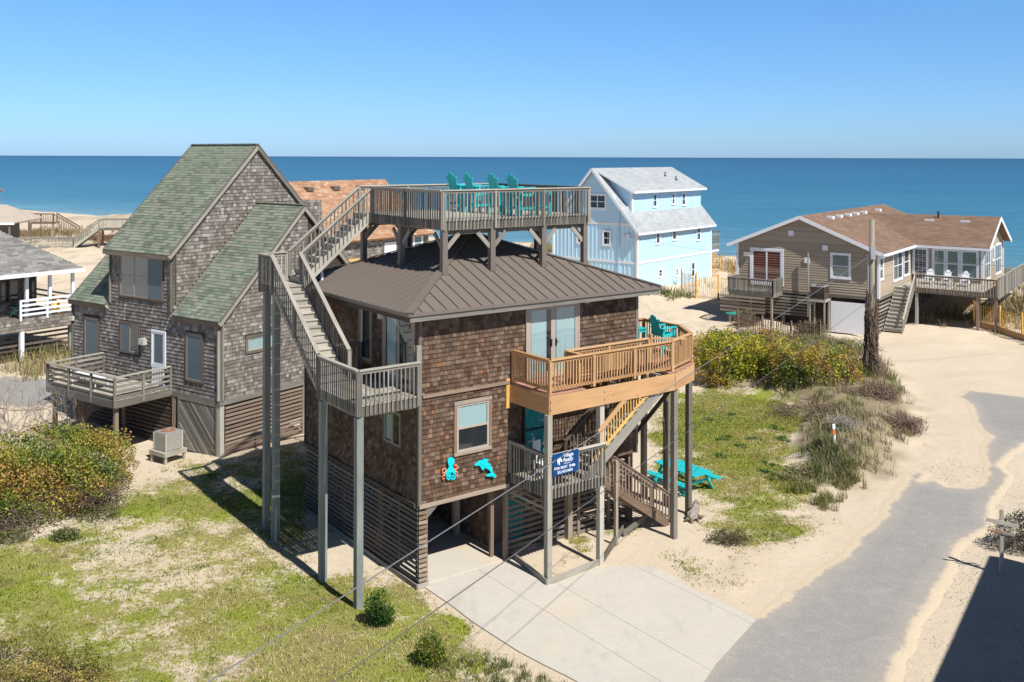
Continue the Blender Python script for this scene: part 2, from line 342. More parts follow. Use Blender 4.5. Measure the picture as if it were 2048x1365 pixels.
BANKP=gp([(1395,690),(1560,680),(1730,700),(1790,740),(1822,800),(1830,880),(1760,955),(1700,970),(1640,975),(1610,960),(1590,900),(1610,830),(1570,800),(1400,770)])
DUNEV=gp([(0,690),(200,690),(180,740),(0,780)])
BACKL=gp([(-200,640),(230,620),(260,520),(100,470),(-200,470)])
SN=Vector((.57,.822,0)); SEA_S=148.; SEA_Z=-3.2
def height(x,y):
    x=np.asarray(x,float); y=np.asarray(y,float)
    s=SN.x*x+SN.y*y; tcoord=.822*x-.57*y
    flat=np.maximum(sstep(-2.,-.2,sdist(x,y,ROADP)),sstep(-1.2,-.15,sdist(x,y,DRIVEP)))
    h=-3.2*sstep(116,SEA_S,s)-4*sstep(SEA_S,190,s)
    dn=sstep(84,100,s)*(1-sstep(106,122,s))*(.2+1.7*fbm(x,y,.045,3))*(1-.75*np.exp(-((tcoord+48)/16.)**2)*0)
    gap=np.exp(-((x-27)/9.)**2)
    h=h+dn*(1-gap)
    # dune against the blue house
    c=BH.w(-2.5,8.5); h=h+2.7*np.exp(-(((x-c.x)/8.)**2+((y-c.y)/7.)**2))
    c=G(1330,600); h=h+.5*np.exp(-(((x-c.x)/6.)**2+((y-c.y)/5.)**2))
    # left dunes
    c=G(170,520); h=h+2.2*np.exp(-(((x-c.x)/22.)**2+((y-c.y)/16.)**2))
    c=G(300,470); h=h+2.0*np.exp(-(((x-c.x)/25.)**2+((y-c.y)/18.)**2))
    # ground round the far right deck
    c=G(2100,640); h=h+1.6*np.exp(-(((x-c.x)/6.)**2+((y-c.y)/9.)**2))
    b=sdist(x,y,BANKP); h=h+.75*sstep(-.6,2.2,b)*(.6+.8*fbm(x,y,.35,9))
    nearhouse=sstep(-1.5,0.,sdist(x,y,[tuple(f.w(a,c2)[:2]) for f,(a,c2) in [(MH,(-1,-3)),(MH,(12,-3)),(MH,(12,9)),(MH,(-1,9))]]))
    bump=(fbm(x,y,.25,1)-.5)*.35+(fbm(x,y,1.3,2,3)-.5)*.10
    sandy=sstep(60,75,y)
    h=h+bump*(1-.6*nearhouse)*(1+1.2*sandy)*sstep(.0,.6,1-flat)
    h=h*(1-flat)+(-.015)*flat
    return h
def grass_density(x,y):
    x=np.asarray(x,float); y=np.asarray(y,float)
    n1=fbm(x,y,.45,21,4); n2=fbm(x,y,1.7,31,3)
    d=.66*.82/.66*sstep(-.5,1.4,sdist(x,y,LAWN_L)+ (n1-.5)*2.5)*(.42+.85*n1)
    d=np.maximum(d,.92*sstep(-1.,1.,sdist(x,y,LAWN_LG)+(n1-.5)*5)*(.75+.25*n2))
    d=np.maximum(d,.78*sstep(-.8,1.,sdist(x,y,LAWN_R)+(n1-.52)*4.)*(.65+.5*n1))
    d=np.maximum(d,.98*sstep(-.8,1.,sdist(x,y,LAWN_RG)+(n1-.5)*4.)*(.85+.15*n2))
    d=np.maximum(d,.7*sstep(-.3,.4,sdist(x,y,LAWN_P)+(n1-.5)*1.5)*sstep(.4,.6,n2))
    d=np.maximum(d,.6*sstep(-.5,1.,sdist(x,y,BANKP)+(n1-.5)*2))
    d=d*(1-sstep(-.25,.1,sdist(x,y,DRIVEP)+(n2-.5)*.8))*(1-sstep(-.6,-.1,sdist(x,y,ROADP)))
    return d
def axis(a):
    out=[a[0][0]]
    for lo,hi,st in a: out+=list(np.arange(out[-1]+st,hi+1e-6,st))
    return np.array(out)
gx=axis([(-2500,-700,180),(-700,-200,20),(-200,-70,3.),(-70,-22,.8),(-22,22,.22),(22,60,.6),(60,200,4.),(200,700,30),(700,2500,180)])
gy=axis([(-300,0,30),(0,16,2.),(16,50,.22),(50,80,.4),(80,130,.8),(130,260,2.5),(260,700,40),(700,2500,200)])
XX,YY=np.meshgrid(gx,gy); HH=height(XX,YY); GD=grass_density(XX,YY)
shade=fbm(XX,YY,.6,41)
nx,ny=len(gx),len(gy); idx=np.arange(nx*ny).reshape(ny,nx)
fc=np.stack([idx[:-1,:-1],idx[:-1,1:],idx[1:,1:],idx[1:,:-1]],-1).reshape(-1,4)
SANDM,t,b,o=newmat('sand_and_grass_ground'); n=N(t); v=n.pos()
at=n.n('Attribute'); at.attribute_name='grass'; g=at.outputs['Fac']
g1=n.noise(v,.35,5,.6); g2=n.noise(v,2.5,6,.7); g3=n.noise(v,24.,4,.8); g4=n.noise(v,130.,2,.8); g5=n.noise(v,1.1,4,.6); g6=n.noise(v,7.,5,.75)
sand=n.mix(g1,(.58,.48,.35),(.65,.555,.43)); sand=n.mix(n.ramp(g2,[(.42,(0,0,0)),(.7,(.8,.8,.8))]),sand,(.66,.57,.44))
sand=n.mix(n.math('MULTIPLY',n.ramp(g3,[(.60,(0,0,0)),(.72,(1,1,1))]),.35),sand,(.33,.25,.17))
gr=n.mix(g6,(.17,.19,.045),(.36,.31,.13)); gr=n.mix(n.ramp(n.noise(v,.5,4,.6),[(.42,(0,0,0)),(.6,(1,1,1))]),gr,(.24,.27,.045)); gr=n.mix(n.ramp(n.noise(v,.8,5,.6),[(.55,(0,0,0)),(.68,(.8,.8,.8))]),gr,(.22,.165,.09)); gr=n.hsv(gr,v=n.math('MULTIPLY_ADD',g3,1.1,.5))
nn_=n.math('ADD',n.math('MULTIPLY',g5,1.5),n.math('MULTIPLY',g6,1.5)); thr=n.math('SUBTRACT',n.math('MULTIPLY',g,1.5),n.math('SUBTRACT',nn_,.75)); k=n.ramp(thr,[(-.0,(0,0,0)),(.28,(1,1,1))])
ab=n.n('Attribute'); ab.attribute_name='bank'
c=n.mix(k,sand,gr); c=n.mix(ab.outputs['Fac'],c,n.mix(g3,(.15,.12,.075),(.36,.29,.19)))
aw=n.n('Attribute'); aw.attribute_name='wet'; c=n.mix(n.math('MULTIPLY',aw.outputs['Fac'],.55),c,(.25,.2,.16))
c=n.hsv(c,v=n.math('MULTIPLY_ADD',g4,.3,.85)); n.l(c,b.inputs['Base Color']); b.inputs['Roughness'].default_value=.95; b.inputs['Specular IOR Level'].default_value=.1
n.bump(n.math('ADD',n.math('MULTIPLY',g2,.6),n.math('ADD',n.math('MULTIPLY',g3,.35),n.math('MULTIPLY',g4,.12))),.6,.14,b)
bank=np.maximum(.8*sstep(-.6,.8,sdist(XX,YY,BANKP)+(fbm(XX,YY,.6,51)-.5)*2.5),np.maximum(.7*sstep(-1,2,sdist(XX,YY,DUNEV)+(shade-.5)*5),.35*sstep(-2,4,sdist(XX,YY,BACKL))*sstep(.5,.62,shade)))
dv=SN.x*XX+SN.y*YY
bank=np.maximum(bank,.55*sstep(88,96,dv)*(1-sstep(104,112,dv))*sstep(.45,.6,fbm(XX,YY,.12,61)))
wet=sstep(137,147,dv)
tag(np_mesh('ground',np.stack([XX,YY,HH],-1).reshape(-1,3),fc,SANDM,kind='structure',smooth=True,attrs={'grass':GD.ravel(),'bank':bank.ravel(),'wet':wet.ravel()}))
# sea
SEAM,t,b,o=newmat('sea_water'); n=N(t); v=n.pos()
sx=n.n('SeparateXYZ'); n.l(v,sx.inputs[0]); s_=n.math('ADD',n.math('MULTIPLY',sx.outputs[0],.57),n.math('MULTIPLY',sx.outputs[1],.822))
far=n.math('LOGARITHM',n.math('MAXIMUM',n.math('SUBTRACT',s_,140.),2.),10.)
patch=n.noise(n.map(v,(.004,.012,1)),1.,4,.6); k=n.math('MULTIPLY_ADD',patch,.9,-.45); k=n.math('ADD',far,k)
k=n.math('DIVIDE',k,4.6)
c=n.ramp(k,[(.14,(.24,.31,.28)),(.27,(.12,.27,.31)),(.42,(.04,.18,.255)),(.6,(.013,.115,.20)),(.82,(.004,.062,.13)),(1,(.002,.042,.095))])
wv=n.noise(n.map(v,(.25,.7,1)),1.,4,.6); w2=n.noise(n.map(v,(.03,.09,1)),1.,3,.6)
fo=n.math('MULTIPLY',n.ramp(n.math('ADD',n.math('SUBTRACT',s_,148.),n.math('MULTIPLY_ADD',n.noise(v,.08,3),14.,-7.)),[(0,(1,1,1)),(1,(0,0,0))]),.6)
w3=n.noise(n.map(v,(.06,.35,1)),1.,5,.7); c=n.hsv(c,v=n.math('MULTIPLY_ADD',wv,.8,.6)); c=n.hsv(c,v=n.math('MULTIPLY_ADD',w2,.7,.65)); c=n.hsv(c,v=n.math('MULTIPLY_ADD',w3,1.0,.5)); c=n.mix(fo,c,(.7,.74,.75)); n.l(c,b.inputs['Base Color'])
b.inputs['Roughness'].default_value=.32; b.inputs['Specular IOR Level'].default_value=.3; n.bump(wv,.5,.25,b)
q=[(-45000,0),(45000,0),(45000,45000),(-45000,45000)]
sea=MB(); sea.poly([(-45000,60,SEA_Z),(45000,60,SEA_Z),(45000,50000,SEA_Z),(-45000,50000,SEA_Z)]); sea.build('sea',SEAM,kind='structure')
# road with ragged sandy edges
def ragged(poly,step,amp,seed):
    out=[]; n_=len(poly)
    for i in range(n_):
        a=np.array(poly[i]);b_=np.array(poly[(i+1)%n_]); L=np.hypot(*(b_-a)); k=max(1,int(L/step)); d=(b_-a)/max(L,1e-6); nn=np.array([-d[1],d[0]])
        for j in range(k):
            p=a+(b_-a)*j/k; q_=(fbm(p[0],p[1],1.8,seed,4)-.5)*2*amp; out.append(tuple(p+nn*q_))
    return out
def sheet(name,poly,z,mat,thick=.03,parent=None,kind=None):
    from mathutils.geometry import tessellate_polygon
    P=[Vector((x,y,z)) for x,y in poly]; m=MB(); tr_=tessellate_polygon([P]); n0=len(P)
    m.v=[tuple(p) for p in P]
    for t_ in tr_:
        a,b_,c_=t_
        if (P[b_]-P[a]).cross(P[c_]-P[a]).z<0: a,b_,c_=c_,b_,a
        m.f.append([a,b_,c_]); m.uv+=[(P[i].x,P[i].y) for i in (a,b_,c_)]
    m.v+=[(p.x,p.y,z-thick) for p in P]
    for i in range(n0):
        j=(i+1)%n0; m.f.append([i,i+n0,j+n0,j]); m.uv+=[(0,0)]*4
    return m.build(name,mat,parent,kind=kind)
rgx=np.arange(-3,34,.14); rgy=np.arange(17,72,.14); RX,RY=np.meshgrid(rgx,rgy); RD=sdist(RX,RY,ROADP)+(fbm(RX,RY,1.5,5,4)-.5)*.3
ri=np.arange(RX.size).reshape(RX.shape); rf_=np.stack([ri[:-1,:-1],ri[:-1,1:],ri[1:,1:],ri[1:,:-1]],-1).reshape(-1,4); keep=(RD.ravel()[rf_].max(1)>-.38)&(sdist(RX,RY,DRIVEP).ravel()[rf_].max(1)<.5); rf_=rf_[keep]
us,inv=np.unique(rf_,return_inverse=True); tag(np_mesh('road',np.stack([RX.ravel()[us],RY.ravel()[us],.010-.045*sstep(.0,-.35,RD.ravel()[us])],1),inv.reshape(-1,4),ASPH,kind='structure',attrs={'edge':np.clip(RD.ravel()[us],-1,3)}))
PTH=gp([(-60,742),(110,762),(175,792),(60,818),(-60,806)]); pz_=float(height(*PTH[1]))+.06
px_=np.arange(-30,-14,.3); py_=np.arange(44,62,.3); QX,QY=np.meshgrid(px_,py_); QD=sdist(QX,QY,PTH); qi=np.arange(QX.size).reshape(QX.shape); qf=np.stack([qi[:-1,:-1],qi[:-1,1:],qi[1:,1:],qi[1:,:-1]],-1).reshape(-1,4); qf=qf[QD.ravel()[qf].max(1)>-.3]; us,inv=np.unique(qf,return_inverse=True)
np_mesh('side_path',np.stack([QX.ravel()[us],QY.ravel()[us],height(QX.ravel()[us],QY.ravel()[us])+.04],1),inv.reshape(-1,4),ASPH,kind='structure',attrs={'edge':np.clip(QD.ravel()[us],-1,3)})
# driveway: concrete slabs cut by their joints
def clip_half(poly,px,py,nx_,ny_):
    out=[]
    for i in range(len(poly)):
        a=poly[i]; b_=poly[(i+1)%len(poly)]; da=(a[0]-px)*nx_+(a[1]-py)*ny_; db=(b_[0]-px)*nx_+(b_[1]-py)*ny_
        if da>=0: out.append(a)
        if da*db<0: t_=da/(da-db); out.append((a[0]+(b_[0]-a[0])*t_,a[1]+(b_[1]-a[1])*t_))
    return out
def joint_cells(poly,ucuts,vcuts,gap=.005):
    res=[]
    for a,b_ in zip(ucuts[:-1],ucuts[1:]):
        for c_,d_ in zip(vcuts[:-1],vcuts[1:]):
            p=[(q_.x,q_.y) for q_ in (MH.loc((x,y,0)) for x,y in poly)]
            p=clip_half(p,a+gap,0,1,0); 
            if p: p=clip_half(p,b_-gap,0,-1,0)
            if p: p=clip_half(p,0,c_+gap,0,1)
            if p: p=clip_half(p,0,d_-gap,0,-1)
            if len(p)>2: res.append([tuple(MH.w(x,y)[:2]) for x,y in p])
    return res
drive=sheet('driveway',[tuple(MH.w(a,b_)[:2]) for a,b_ in((.02,.02),(3.3,.02),(3.3,8.),(.02,8.))]+[],.004,CONC,kind='structure')
du=[-30,-7.4,-4.6,-1.2,2.2,3.6,6.4,9.4,12.5,30]; dvv=[-40,-13.4,-9.8,-6.2,-2.6,.02]
for p in joint_cells(DRIVEP,du,dvv): sheet('concrete_slab',p,.022,CONC,parent=drive)
for a,b_ in ((.1,4.),(4.,7.98)): sheet('concrete_slab',[tuple(MH.w(*q_)[:2]) for q_ in((.1,a+.03),(3.25,a+.03),(3.25,b_-.02),(.1,b_-.02))],.03,CONC,parent=drive)
# ---------------------------------------------------------------- building kit
def xyv(p): return Vector(p)
def railing(par,p0,p1,wood,h=1.0,b0=.08,b1=.06,sp=.135,bw=.036,cap=(.14,.036),post=.09,every=1.9,pdown=.05,ptop=0.,sub=True,botrail=True,topboard=True,ends=(1,1),stuff=False,nrm=None,boff=0.,names=True,capwood=None):
    p0=Vector(p0);p1=Vector(p1); d=p1-p0; hz=Vector((d.x,d.y,0)); L=hz.length; uh=hz/L; slope=d.z/L; nr=Vector((-uh.y,uh.x,0)); cw=capwood or wood
    Z=Vector((0,0,1)); off=nr*boff
    sloped=abs(slope)>.05
    if cap: piece('rail',par,p0+Z*h-uh*.02,p1+Z*h+uh*.02,cap[0],cap[1],cw)
    if topboard: piece('rail',par,p0+Z*(h-.065)+off*.5,p1+Z*(h-.065)+off*.5,.036,.085,wood)
    if botrail: piece('rail',par,p0+Z*(b0+.04)+off*.5,p1+Z*(b0+.04)+off*.5,.036,.085,wood)
    k=max(1,round(L/every))
    for i in range(k+1):
        if (i==0 and not ends[0]) or (i==k and not ends[1]): continue
        q=p0+d*(i/k); piece('post',par,q-Z*pdown,q+Z*(h-.02+ptop),post,post,wood,up=(uh.x,uh.y,0))
    n=max(1,int(L/sp)); mb=MB()
    for i in range(n):
        t=(i+.5)/n; q=p0+d*t+off
        if any(abs(t*L-j*L/k)<post*.55 for j in range(k+1)) and abs(boff)<.02: continue
        a,b_=q+Z*b0,q+Z*(h-b1)
        if stuff: mb.beam(a,b_,bw,bw,up=(uh.x,uh.y,0))
        else: piece('baluster',par,a,b_,bw,bw,wood,up=(uh.x,uh.y,0))
    if stuff: mb.build('baluster',wood,par,kind='stuff')
def planks(par,poly,z,wood,w=.14,th=.035,gap=.008,dirn='u',holes=(),name='plank',stuff=False):
    ax=0 if dirn=='u' else 1; ox=1-ax
    lo=min(p[ox] for p in poly); hi=max(p[ox] for p in poly); mb=MB(); n=int(round((hi-lo)/w)); ww=(hi-lo)/n
    for i in range(n):
        c=lo+ww*(i+.5); xs=[]
        for j in range(len(poly)):
            a,b_=poly[j],poly[(j+1)%len(poly)]
            if (a[ox]>c)!=(b_[ox]>c): t=(c-a[ox])/(b_[ox]-a[ox]); xs.append(a[ax]+(b_[ax]-a[ax])*t)
        xs.sort(); segs=[(xs[k],xs[k+1]) for k in range(0,len(xs)-1,2)]
        for h0,h1,g0,g1 in holes:  # hole in (along0,along1,cross0,cross1)
            if g0<c<g1:
                ns=[]
                for s0,s1 in segs:
                    if h1<=s0 or h0>=s1: ns.append((s0,s1)); continue
                    if s0<h0: ns.append((s0,h0))
                    if h1<s1: ns.append((h1,s1))
                segs=ns
        for s0,s1 in segs:
            if s1-s0<.05: continue
            jz=random.uniform(-.003,.003)
            a=(s0,c,z-th/2+jz) if ax==0 else (c,s0,z-th/2+jz); b_=(s1,c,z-th/2+jz) if ax==0 else (c,s1,z-th/2+jz)
            if stuff: mb.beam(a,b_,ww-gap,th)
            else: piece(name,par,a,b_,ww-gap,th,wood)
    if stuff: mb.build(name,wood,par,kind='stuff')
def stairs(par,p0,p1,wd,width,n,wood,riser=True,strw=None,tread_th=.04,strh=.28,stringers=(1,1)):
    "treads from p0 (foot, at near side) up to p1; wd = unit vector across"
    p0=Vector(p0);p1=Vector(p1);wd=Vector(wd); d=p1-p0; hz=Vector((d.x,d.y,0)); L=hz.length; uh=hz/L; run=L/n; rise=d.z/n; Z=Vector((0,0,1)); sw=strw or wood
    for i in range(n):
        a=p0+uh*(run*(i+.5)-.02)+Z*(rise*(i+1)-tread_th/2)
        piece('tread',par,a+wd*.03,a+wd*(width-.03),run+.03,tread_th,wood)
        if riser: c=p0+uh*(run*i+.012)+Z*(rise*(i+.5)-.02); piece('riser',par,c+wd*.03,c+wd*(width-.03),.02,rise-.04,wood)
    for k,s_ in enumerate((.015,width-.015)):
        if stringers[k]:
            a=p0+wd*s_+Z*(-.0); b_=p1+wd*s_; dn=Z*(strh*.25); piece('stringer',par,a-dn,b_-dn,.04,strh,sw)
def region_rect(W,Hh): return lambda y:[(0,W)] if 0<=y<=Hh else []
def shingles(par,fr,o,xd,ud,nd,Hh,expo,wr,mat,region,holes=(),n_ind=0,name='shingle',thk=.04,gap=.008,jit=.005,over=.025):
    o=Vector(o);xd=Vector(xd).normalized();ud=Vector(ud).normalized();nd=Vector(nd).normalized()
    pcs=[]; rows=int(math.ceil(Hh/expo)); wset=[round(wr[0]+(wr[1]-wr[0])*i/5,3) for i in range(6)]
    for r_ in range(rows):
        y=r_*expo; segs=list(region(min(y+expo*.5,Hh)))
        hh=min(expo,Hh-y)
        for hx0,hx1,hy0,hy1 in holes:
            if hy0<y+hh*.5<hy1:
                ns=[]
                for s0,s1 in segs:
                    if hx1<=s0 or hx0>=s1: ns.append((s0,s1)); continue
                    if s0<hx0: ns.append((s0,hx0))
                    if hx1<s1: ns.append((hx1,s1))
                segs=ns
        for s0,s1 in segs:
            x=s0; first=True
            while x<s1-.01:
                w_=random.choice(wset)
                if first: w_=random.uniform(.4,1)*w_; first=False; full=False
                else: full=True
                if x+w_>s1: w_=s1-x; full=False
                if w_>.02: pcs.append((x,y+random.uniform(-jit,jit),w_,hh+over,full))
                x+=w_
    ind=[]
    if n_ind:
        def dist(p):
            q=o+xd*p[0]+ud*p[1]; q=fr.w(q.x,q.y,q.z)-Vector((0,0,CAM_H)); return q.length
        full=[p for p in pcs if p[4]]; full.sort(key=dist); ind=full[:n_ind]; s_=set(id(p) for p in ind); pcs=[p for p in pcs if id(p) not in s_]
    def wedge(mb,P,w_,l,X,Y,Zn):
        a=P+X*gap/2; b_=P+X*(w_-gap/2); t=thk; e=.003
        # length runs up the slope; box local x = length
        pts=[a,a+Y*l,b_+Y*l,b_,a+Zn*t,a+Y*l+Zn*e,b_+Y*l+Zn*e,b_+Zn*t]
        lp=[(0,0,0),(l,0,0),(l,w_,0),(0,w_,0),(0,0,t),(l,0,t),(l,w_,t),(0,w_,t)]
        # reversed winding (left handed order) fixed by swapping
        pts=[pts[3],pts[2],pts[1],pts[0],pts[7],pts[6],pts[5],pts[4]]; lp=[lp[3],lp[2],lp[1],lp[0],lp[7],lp[6],lp[5],lp[4]]
        mb.hexa(pts,l,lp)
    mb=MB()
    for x,y,w_,l,f in pcs: wedge(mb,o+xd*x+ud*y,w_,l,xd,ud,nd)
    mb.build(name,mat,par,kind='stuff')
    M3=Matrix((xd,ud,nd)).transposed().to_4x4()
    for x,y,w_,l,f in ind:
        key=('sh',name,mat.name,round(w_,3),round(l,3),thk)
        if key not in _cache:
            m_=MB(); wedge(m_,Vector((0,0,0)),w_,l,Vector((1,0,0)),Vector((0,1,0)),Vector((0,0,1))); _cache[key]=m_.mesh(name,mat)
        ob=bpy.data.objects.new(name,_cache[key]); COL.objects.link(ob); ob.parent=par
        M=M3.copy(); M.translation=o+xd*x+ud*y; ob.matrix_basis=M
def window(par,o,xd,nd,w_,h_,trim,cas=.09,cols=1,rows=2,sash=None,back=None,glass=GLASS,name='window',proud=.05,bar=.05,sill=True,curt=None,grid=None):
    "o = lower left corner of the opening on the wall face"
    o=Vector(o);xd=Vector(xd).normalized();nd=Vector(nd).normalized();Z=Vector((0,0,1)); sash=sash or trim
    P=lambda x,z,n_=0.: o+xd*x+Z*z+nd*n_
    m=MB()
    for a,b_ in ((P(-cas,-cas/2,proud/2),P(w_+cas,-cas/2,proud/2)),(P(-cas,h_+cas/2,proud/2+.004),P(w_+cas,h_+cas/2,proud/2+.004))): m.beam(a,b_,proud+(.02 if sill else 0),cas)
    for x in (-cas/2,w_+cas/2): m.beam(P(x,0,proud/2),P(x,h_,proud/2),proud,cas,up=xd)
    root=m.build(name,trim,par)
    mb=MB(); mb.beam(P(0,h_/2,.004),P(w_,h_/2,.004),.004,h_); mb.build('backing',back or DKIN,root)
    if curt:
        c0=MB(); n_=28; x0,x1,z0,z1=curt[1:5]; cp=[]
        for i in range(n_+1):
            t_=i/n_; cp.append((x0+(x1-x0)*t_,.012+.006*math.sin(t_*math.pi*9)))
        for i in range(n_):
            c0.poly([P(cp[i][0],z0,cp[i][1]),P(cp[i+1][0],z0,cp[i+1][1]),P(cp[i+1][0],z1,cp[i+1][1]),P(cp[i][0],z1,cp[i][1])])
        c0.build('curtain',curt[0],root)
    ms=MB(); cw=w_/cols; rh=h_/rows; e=proud*.75
    for i in range(cols+1):
        x=min(max(i*cw,bar/2),w_-bar/2); bw_=bar*(1.5 if 0<i<cols else 1); ms.beam(P(x,0.001,e*.55),P(x,h_-.001,e*.55),e*.9,bw_,up=xd)
    for j in range(rows+1):
        z=min(max(j*rh,bar/2),h_-bar/2); ms.beam(P(0,z,e*.55),P(w_,z,e*.55),e*.9+.003,bar)
    if grid:
        for j in range(1,grid[1]): ms.beam(P(0,h_*j/grid[1],e*.5),P(w_,h_*j/grid[1],e*.5),e*.5,.022)
        for i in range(1,grid[0]): ms.beam(P(w_*i/grid[0],0,e*.5),P(w_*i/grid[0],h_,e*.5),e*.5,.022,up=xd)
    ms.build('sash',sash,root)
    for i in range(cols):
        for j in range(rows):
            g_=MB(); g_.poly([P(i*cw+.01,j*rh+.01,.028),P((i+1)*cw-.01,j*rh+.01,.028),P((i+1)*cw-.01,(j+1)*rh-.01,.028),P(i*cw+.01,(j+1)*rh-.01,.028)])
            g_.build('pane',glass,root)
    return root
def slat_panel(par,o,xd,W,Hh,wood,sh=.09,gap=.055,th=.02,nd=None,zfun=None,name='slat',miss=.0,stuff=False):
    o=Vector(o);xd=Vector(xd).normalized();Z=Vector((0,0,1)); z=sh/2+.03; mb=MB()
    while z<Hh-sh/2:
        if random.random()>=miss:
            j=random.uniform(-.012,.012); a=o+Z*(z+j); b_=o+xd*W+Z*(z-j)
            if stuff: mb.beam(a,b_,th,sh)
            else: piece(name,par,a,b_,th,sh,wood)
        z+=sh+gap
    if stuff: mb.build(name,wood,par,kind='stuff')

# ---------------------------------------------------------------- the shingled house with the rooftop deck
H1=fthing(MH,'shingled_beach_house','brown shingled stilt house with metal roof and rooftop deck in the middle of the photo','house')
U=Vector((1,0,0));V_=Vector((0,1,0));Z=Vector((0,0,1))
WU,WV,ZB,ZE=9.12,8.12,2.5,8.3
m=MB(); m.box(.03,.03,ZB,WU-.03,WV-.03,ZE+.05); wall=m.build('wall',W_DARK,H1)
# right (driveway) side
doorH=(4.12,6.28,5.80,8.12); winH=(1.36,2.58,3.86,5.34); d2H=(4.0,5.0,2.88,5.02)
pad=lambda h,k=.09:(h[0]-k,h[1]+k,h[2]-ZB-k,h[3]-ZB+k)
shingles(wall,MH,(.1,.02,ZB),U,Z,-V_,ZE-ZB,.142,(.10,.20),SH_MAIN,region_rect(WU-.2,ZE-ZB),holes=[(h[0]-.19,h[1]-.01,h[2]-ZB-.09,h[3]-ZB+.09) for h in (doorH,winH,d2H)],n_ind=290)
# left side (in shade)
def uvp(px,py,k=0): return MH.fu(px,py,k)
a=uvp(770,628);b_=uvp(828,727); lh=[]
LD=(max(b_.y,.12),a.y,5.87,8.05)
LW1=(3.0,3.75,6.35,8.05); LW2=(1.05,2.05,4.0,5.05); LW3=(4.3,5.3,4.35,5.15)
shingles(wall,MH,(.02,WV-.1,ZB),-V_,Z,-U,ZE-ZB,.142,(.10,.20),SH_MAIN,region_rect(WV-.2,ZE-ZB),holes=[(WV-.1-h[1]-.09,WV-.1-h[0]+.09,h[2]-ZB-.09,h[3]-ZB+.09) for h in (LD,LW1,LW2,LW3)])
shingles(wall,MH,(WU-.02,.1,ZB),V_,Z,U,ZE-ZB,.142,(.12,.24),SH_MAIN,region_rect(WV-.2,ZE-ZB))
shingles(wall,MH,(WU-.1,WV-.02,ZB),-U,Z,V_,ZE-ZB,.142,(.12,.24),SH_MAIN,region_rect(WU-.2,ZE-ZB))
for (x,y) in ((0,0),(WU,0),(0,WV),(WU,WV)):
    sx=-1 if x==0 else 1; sy=-1 if y==0 else 1
    piece('corner_board',H1,(x-sx*.05,y+sy*.012,ZB-.02),(x-sx*.05,y+sy*.012,ZE),.028,.11,W_GREY,up=(1,0,0))
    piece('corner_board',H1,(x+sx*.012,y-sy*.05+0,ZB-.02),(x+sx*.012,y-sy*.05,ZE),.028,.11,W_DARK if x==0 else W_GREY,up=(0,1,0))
piece('trim_board',H1,(.12,-.045,5.78),(3.38,-.045,5.78),.05,.10,W_BROWN)
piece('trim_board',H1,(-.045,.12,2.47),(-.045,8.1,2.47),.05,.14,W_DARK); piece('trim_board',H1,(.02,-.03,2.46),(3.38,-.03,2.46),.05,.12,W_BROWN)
piece('corner_board',H1,(3.33,-.02,4.95),(3.33,-.02,5.9),.05,.15,W_YEL,up=(1,0,0))
piece('corner_board',H1,(-.03,-.04,5.85),(-.03,-.04,7.35),.10,.16,W_GREY,up=(1,0,0))
# french doors
window(H1,(doorH[0],-.0,doorH[2]),U,-V_,doorH[1]-doorH[0],doorH[3]-doorH[2],TAUPE_L,cas=.07,cols=2,rows=1,bar=.13,sill=False,name='door',curt=(CURT,.16,.80,.02,2.2))
dr=H1.children[-1]
m=MB()
for i in range(24):
    x0=1.22+.8*i/24; x1=1.22+.8*(i+1)/24; f=lambda t:.014+.006*math.sin(t*31)
    m.poly([(doorH[0]+x0,-f(x0),5.83),(doorH[0]+x1,-f(x1),5.83),(doorH[0]+x1,-f(x1),8.08),(doorH[0]+x0,-f(x0),8.08)])
m.build('curtain',CURT,dr)
for dx in (-.1,.1):
    m=MB(); cx_=(doorH[0]+doorH[1])/2+dx; m.box(cx_-.03,-.07,6.75,cx_+.03,-.045,6.98); m.beam((cx_,-.08,6.9),(cx_+dx*.9,-.08,6.88),.02,.025); m.build('handle',BLACK,dr)
window(H1,(winH[0],0,winH[2]),U,-V_,winH[1]-winH[0],winH[3]-winH[2],W_BROWN,cas=.10,rows=2,sash=TAUPE_L,bar=.07,curt=(CURT,.08,1.14,.72,1.42),grid=None)
dw=window(H1,(d2H[0],0,d2H[2]),U,-V_,d2H[1]-d2H[0],d2H[3]-d2H[2],BLACK,cas=.07,rows=1,sash=BLACK,bar=.03,sill=False,back=DOORTEAL,name='door')
piece('cross_rail',H1,(d2H[0],-.03,4.1),(d2H[1],-.03,4.1),.03,.05,BLACK)
for h,nm,cu,tr_ in ((LD,'door',(CURT,.15,.75,.05,2.1),TAUPE),(LW1,'window',None,W_BROWN),(LW2,'window',(CURT,.1,.5,.1,.9),W_DARK),(LW3,'window',None,W_DARK)):
    window(H1,(0,h[1],h[2]),-V_,-U,h[1]-h[0],h[3]-h[2],tr_,cas=.09,cols=2 if h in(LD,LW2) else 1,rows=1,sash=TAUPE,bar=.09 if h is LD else .06,curt=cu,name=nm,sill=False)
def wall_lamp(par,p,nd,xd,mat=ACMET,s=1.,name='wall_lamp'):
    p=Vector(p);nd=Vector(nd);xd=Vector(xd); m=MB(); m.beam(p-xd*.11*s+nd*.07,p+xd*.11*s+nd*.07,.12*s,.16*s); m.beam(p-xd*.04*s,p+xd*.04*s,.05,.2*s); return m.build(name,mat,par)
q=MH.fu(818,0+ 627,-.05); wall_lamp(H1,(-.05,2.15,7.95),-U,V_); wall_lamp(H1,(6.62,-.04,8.12),-V_,U,s=.8)
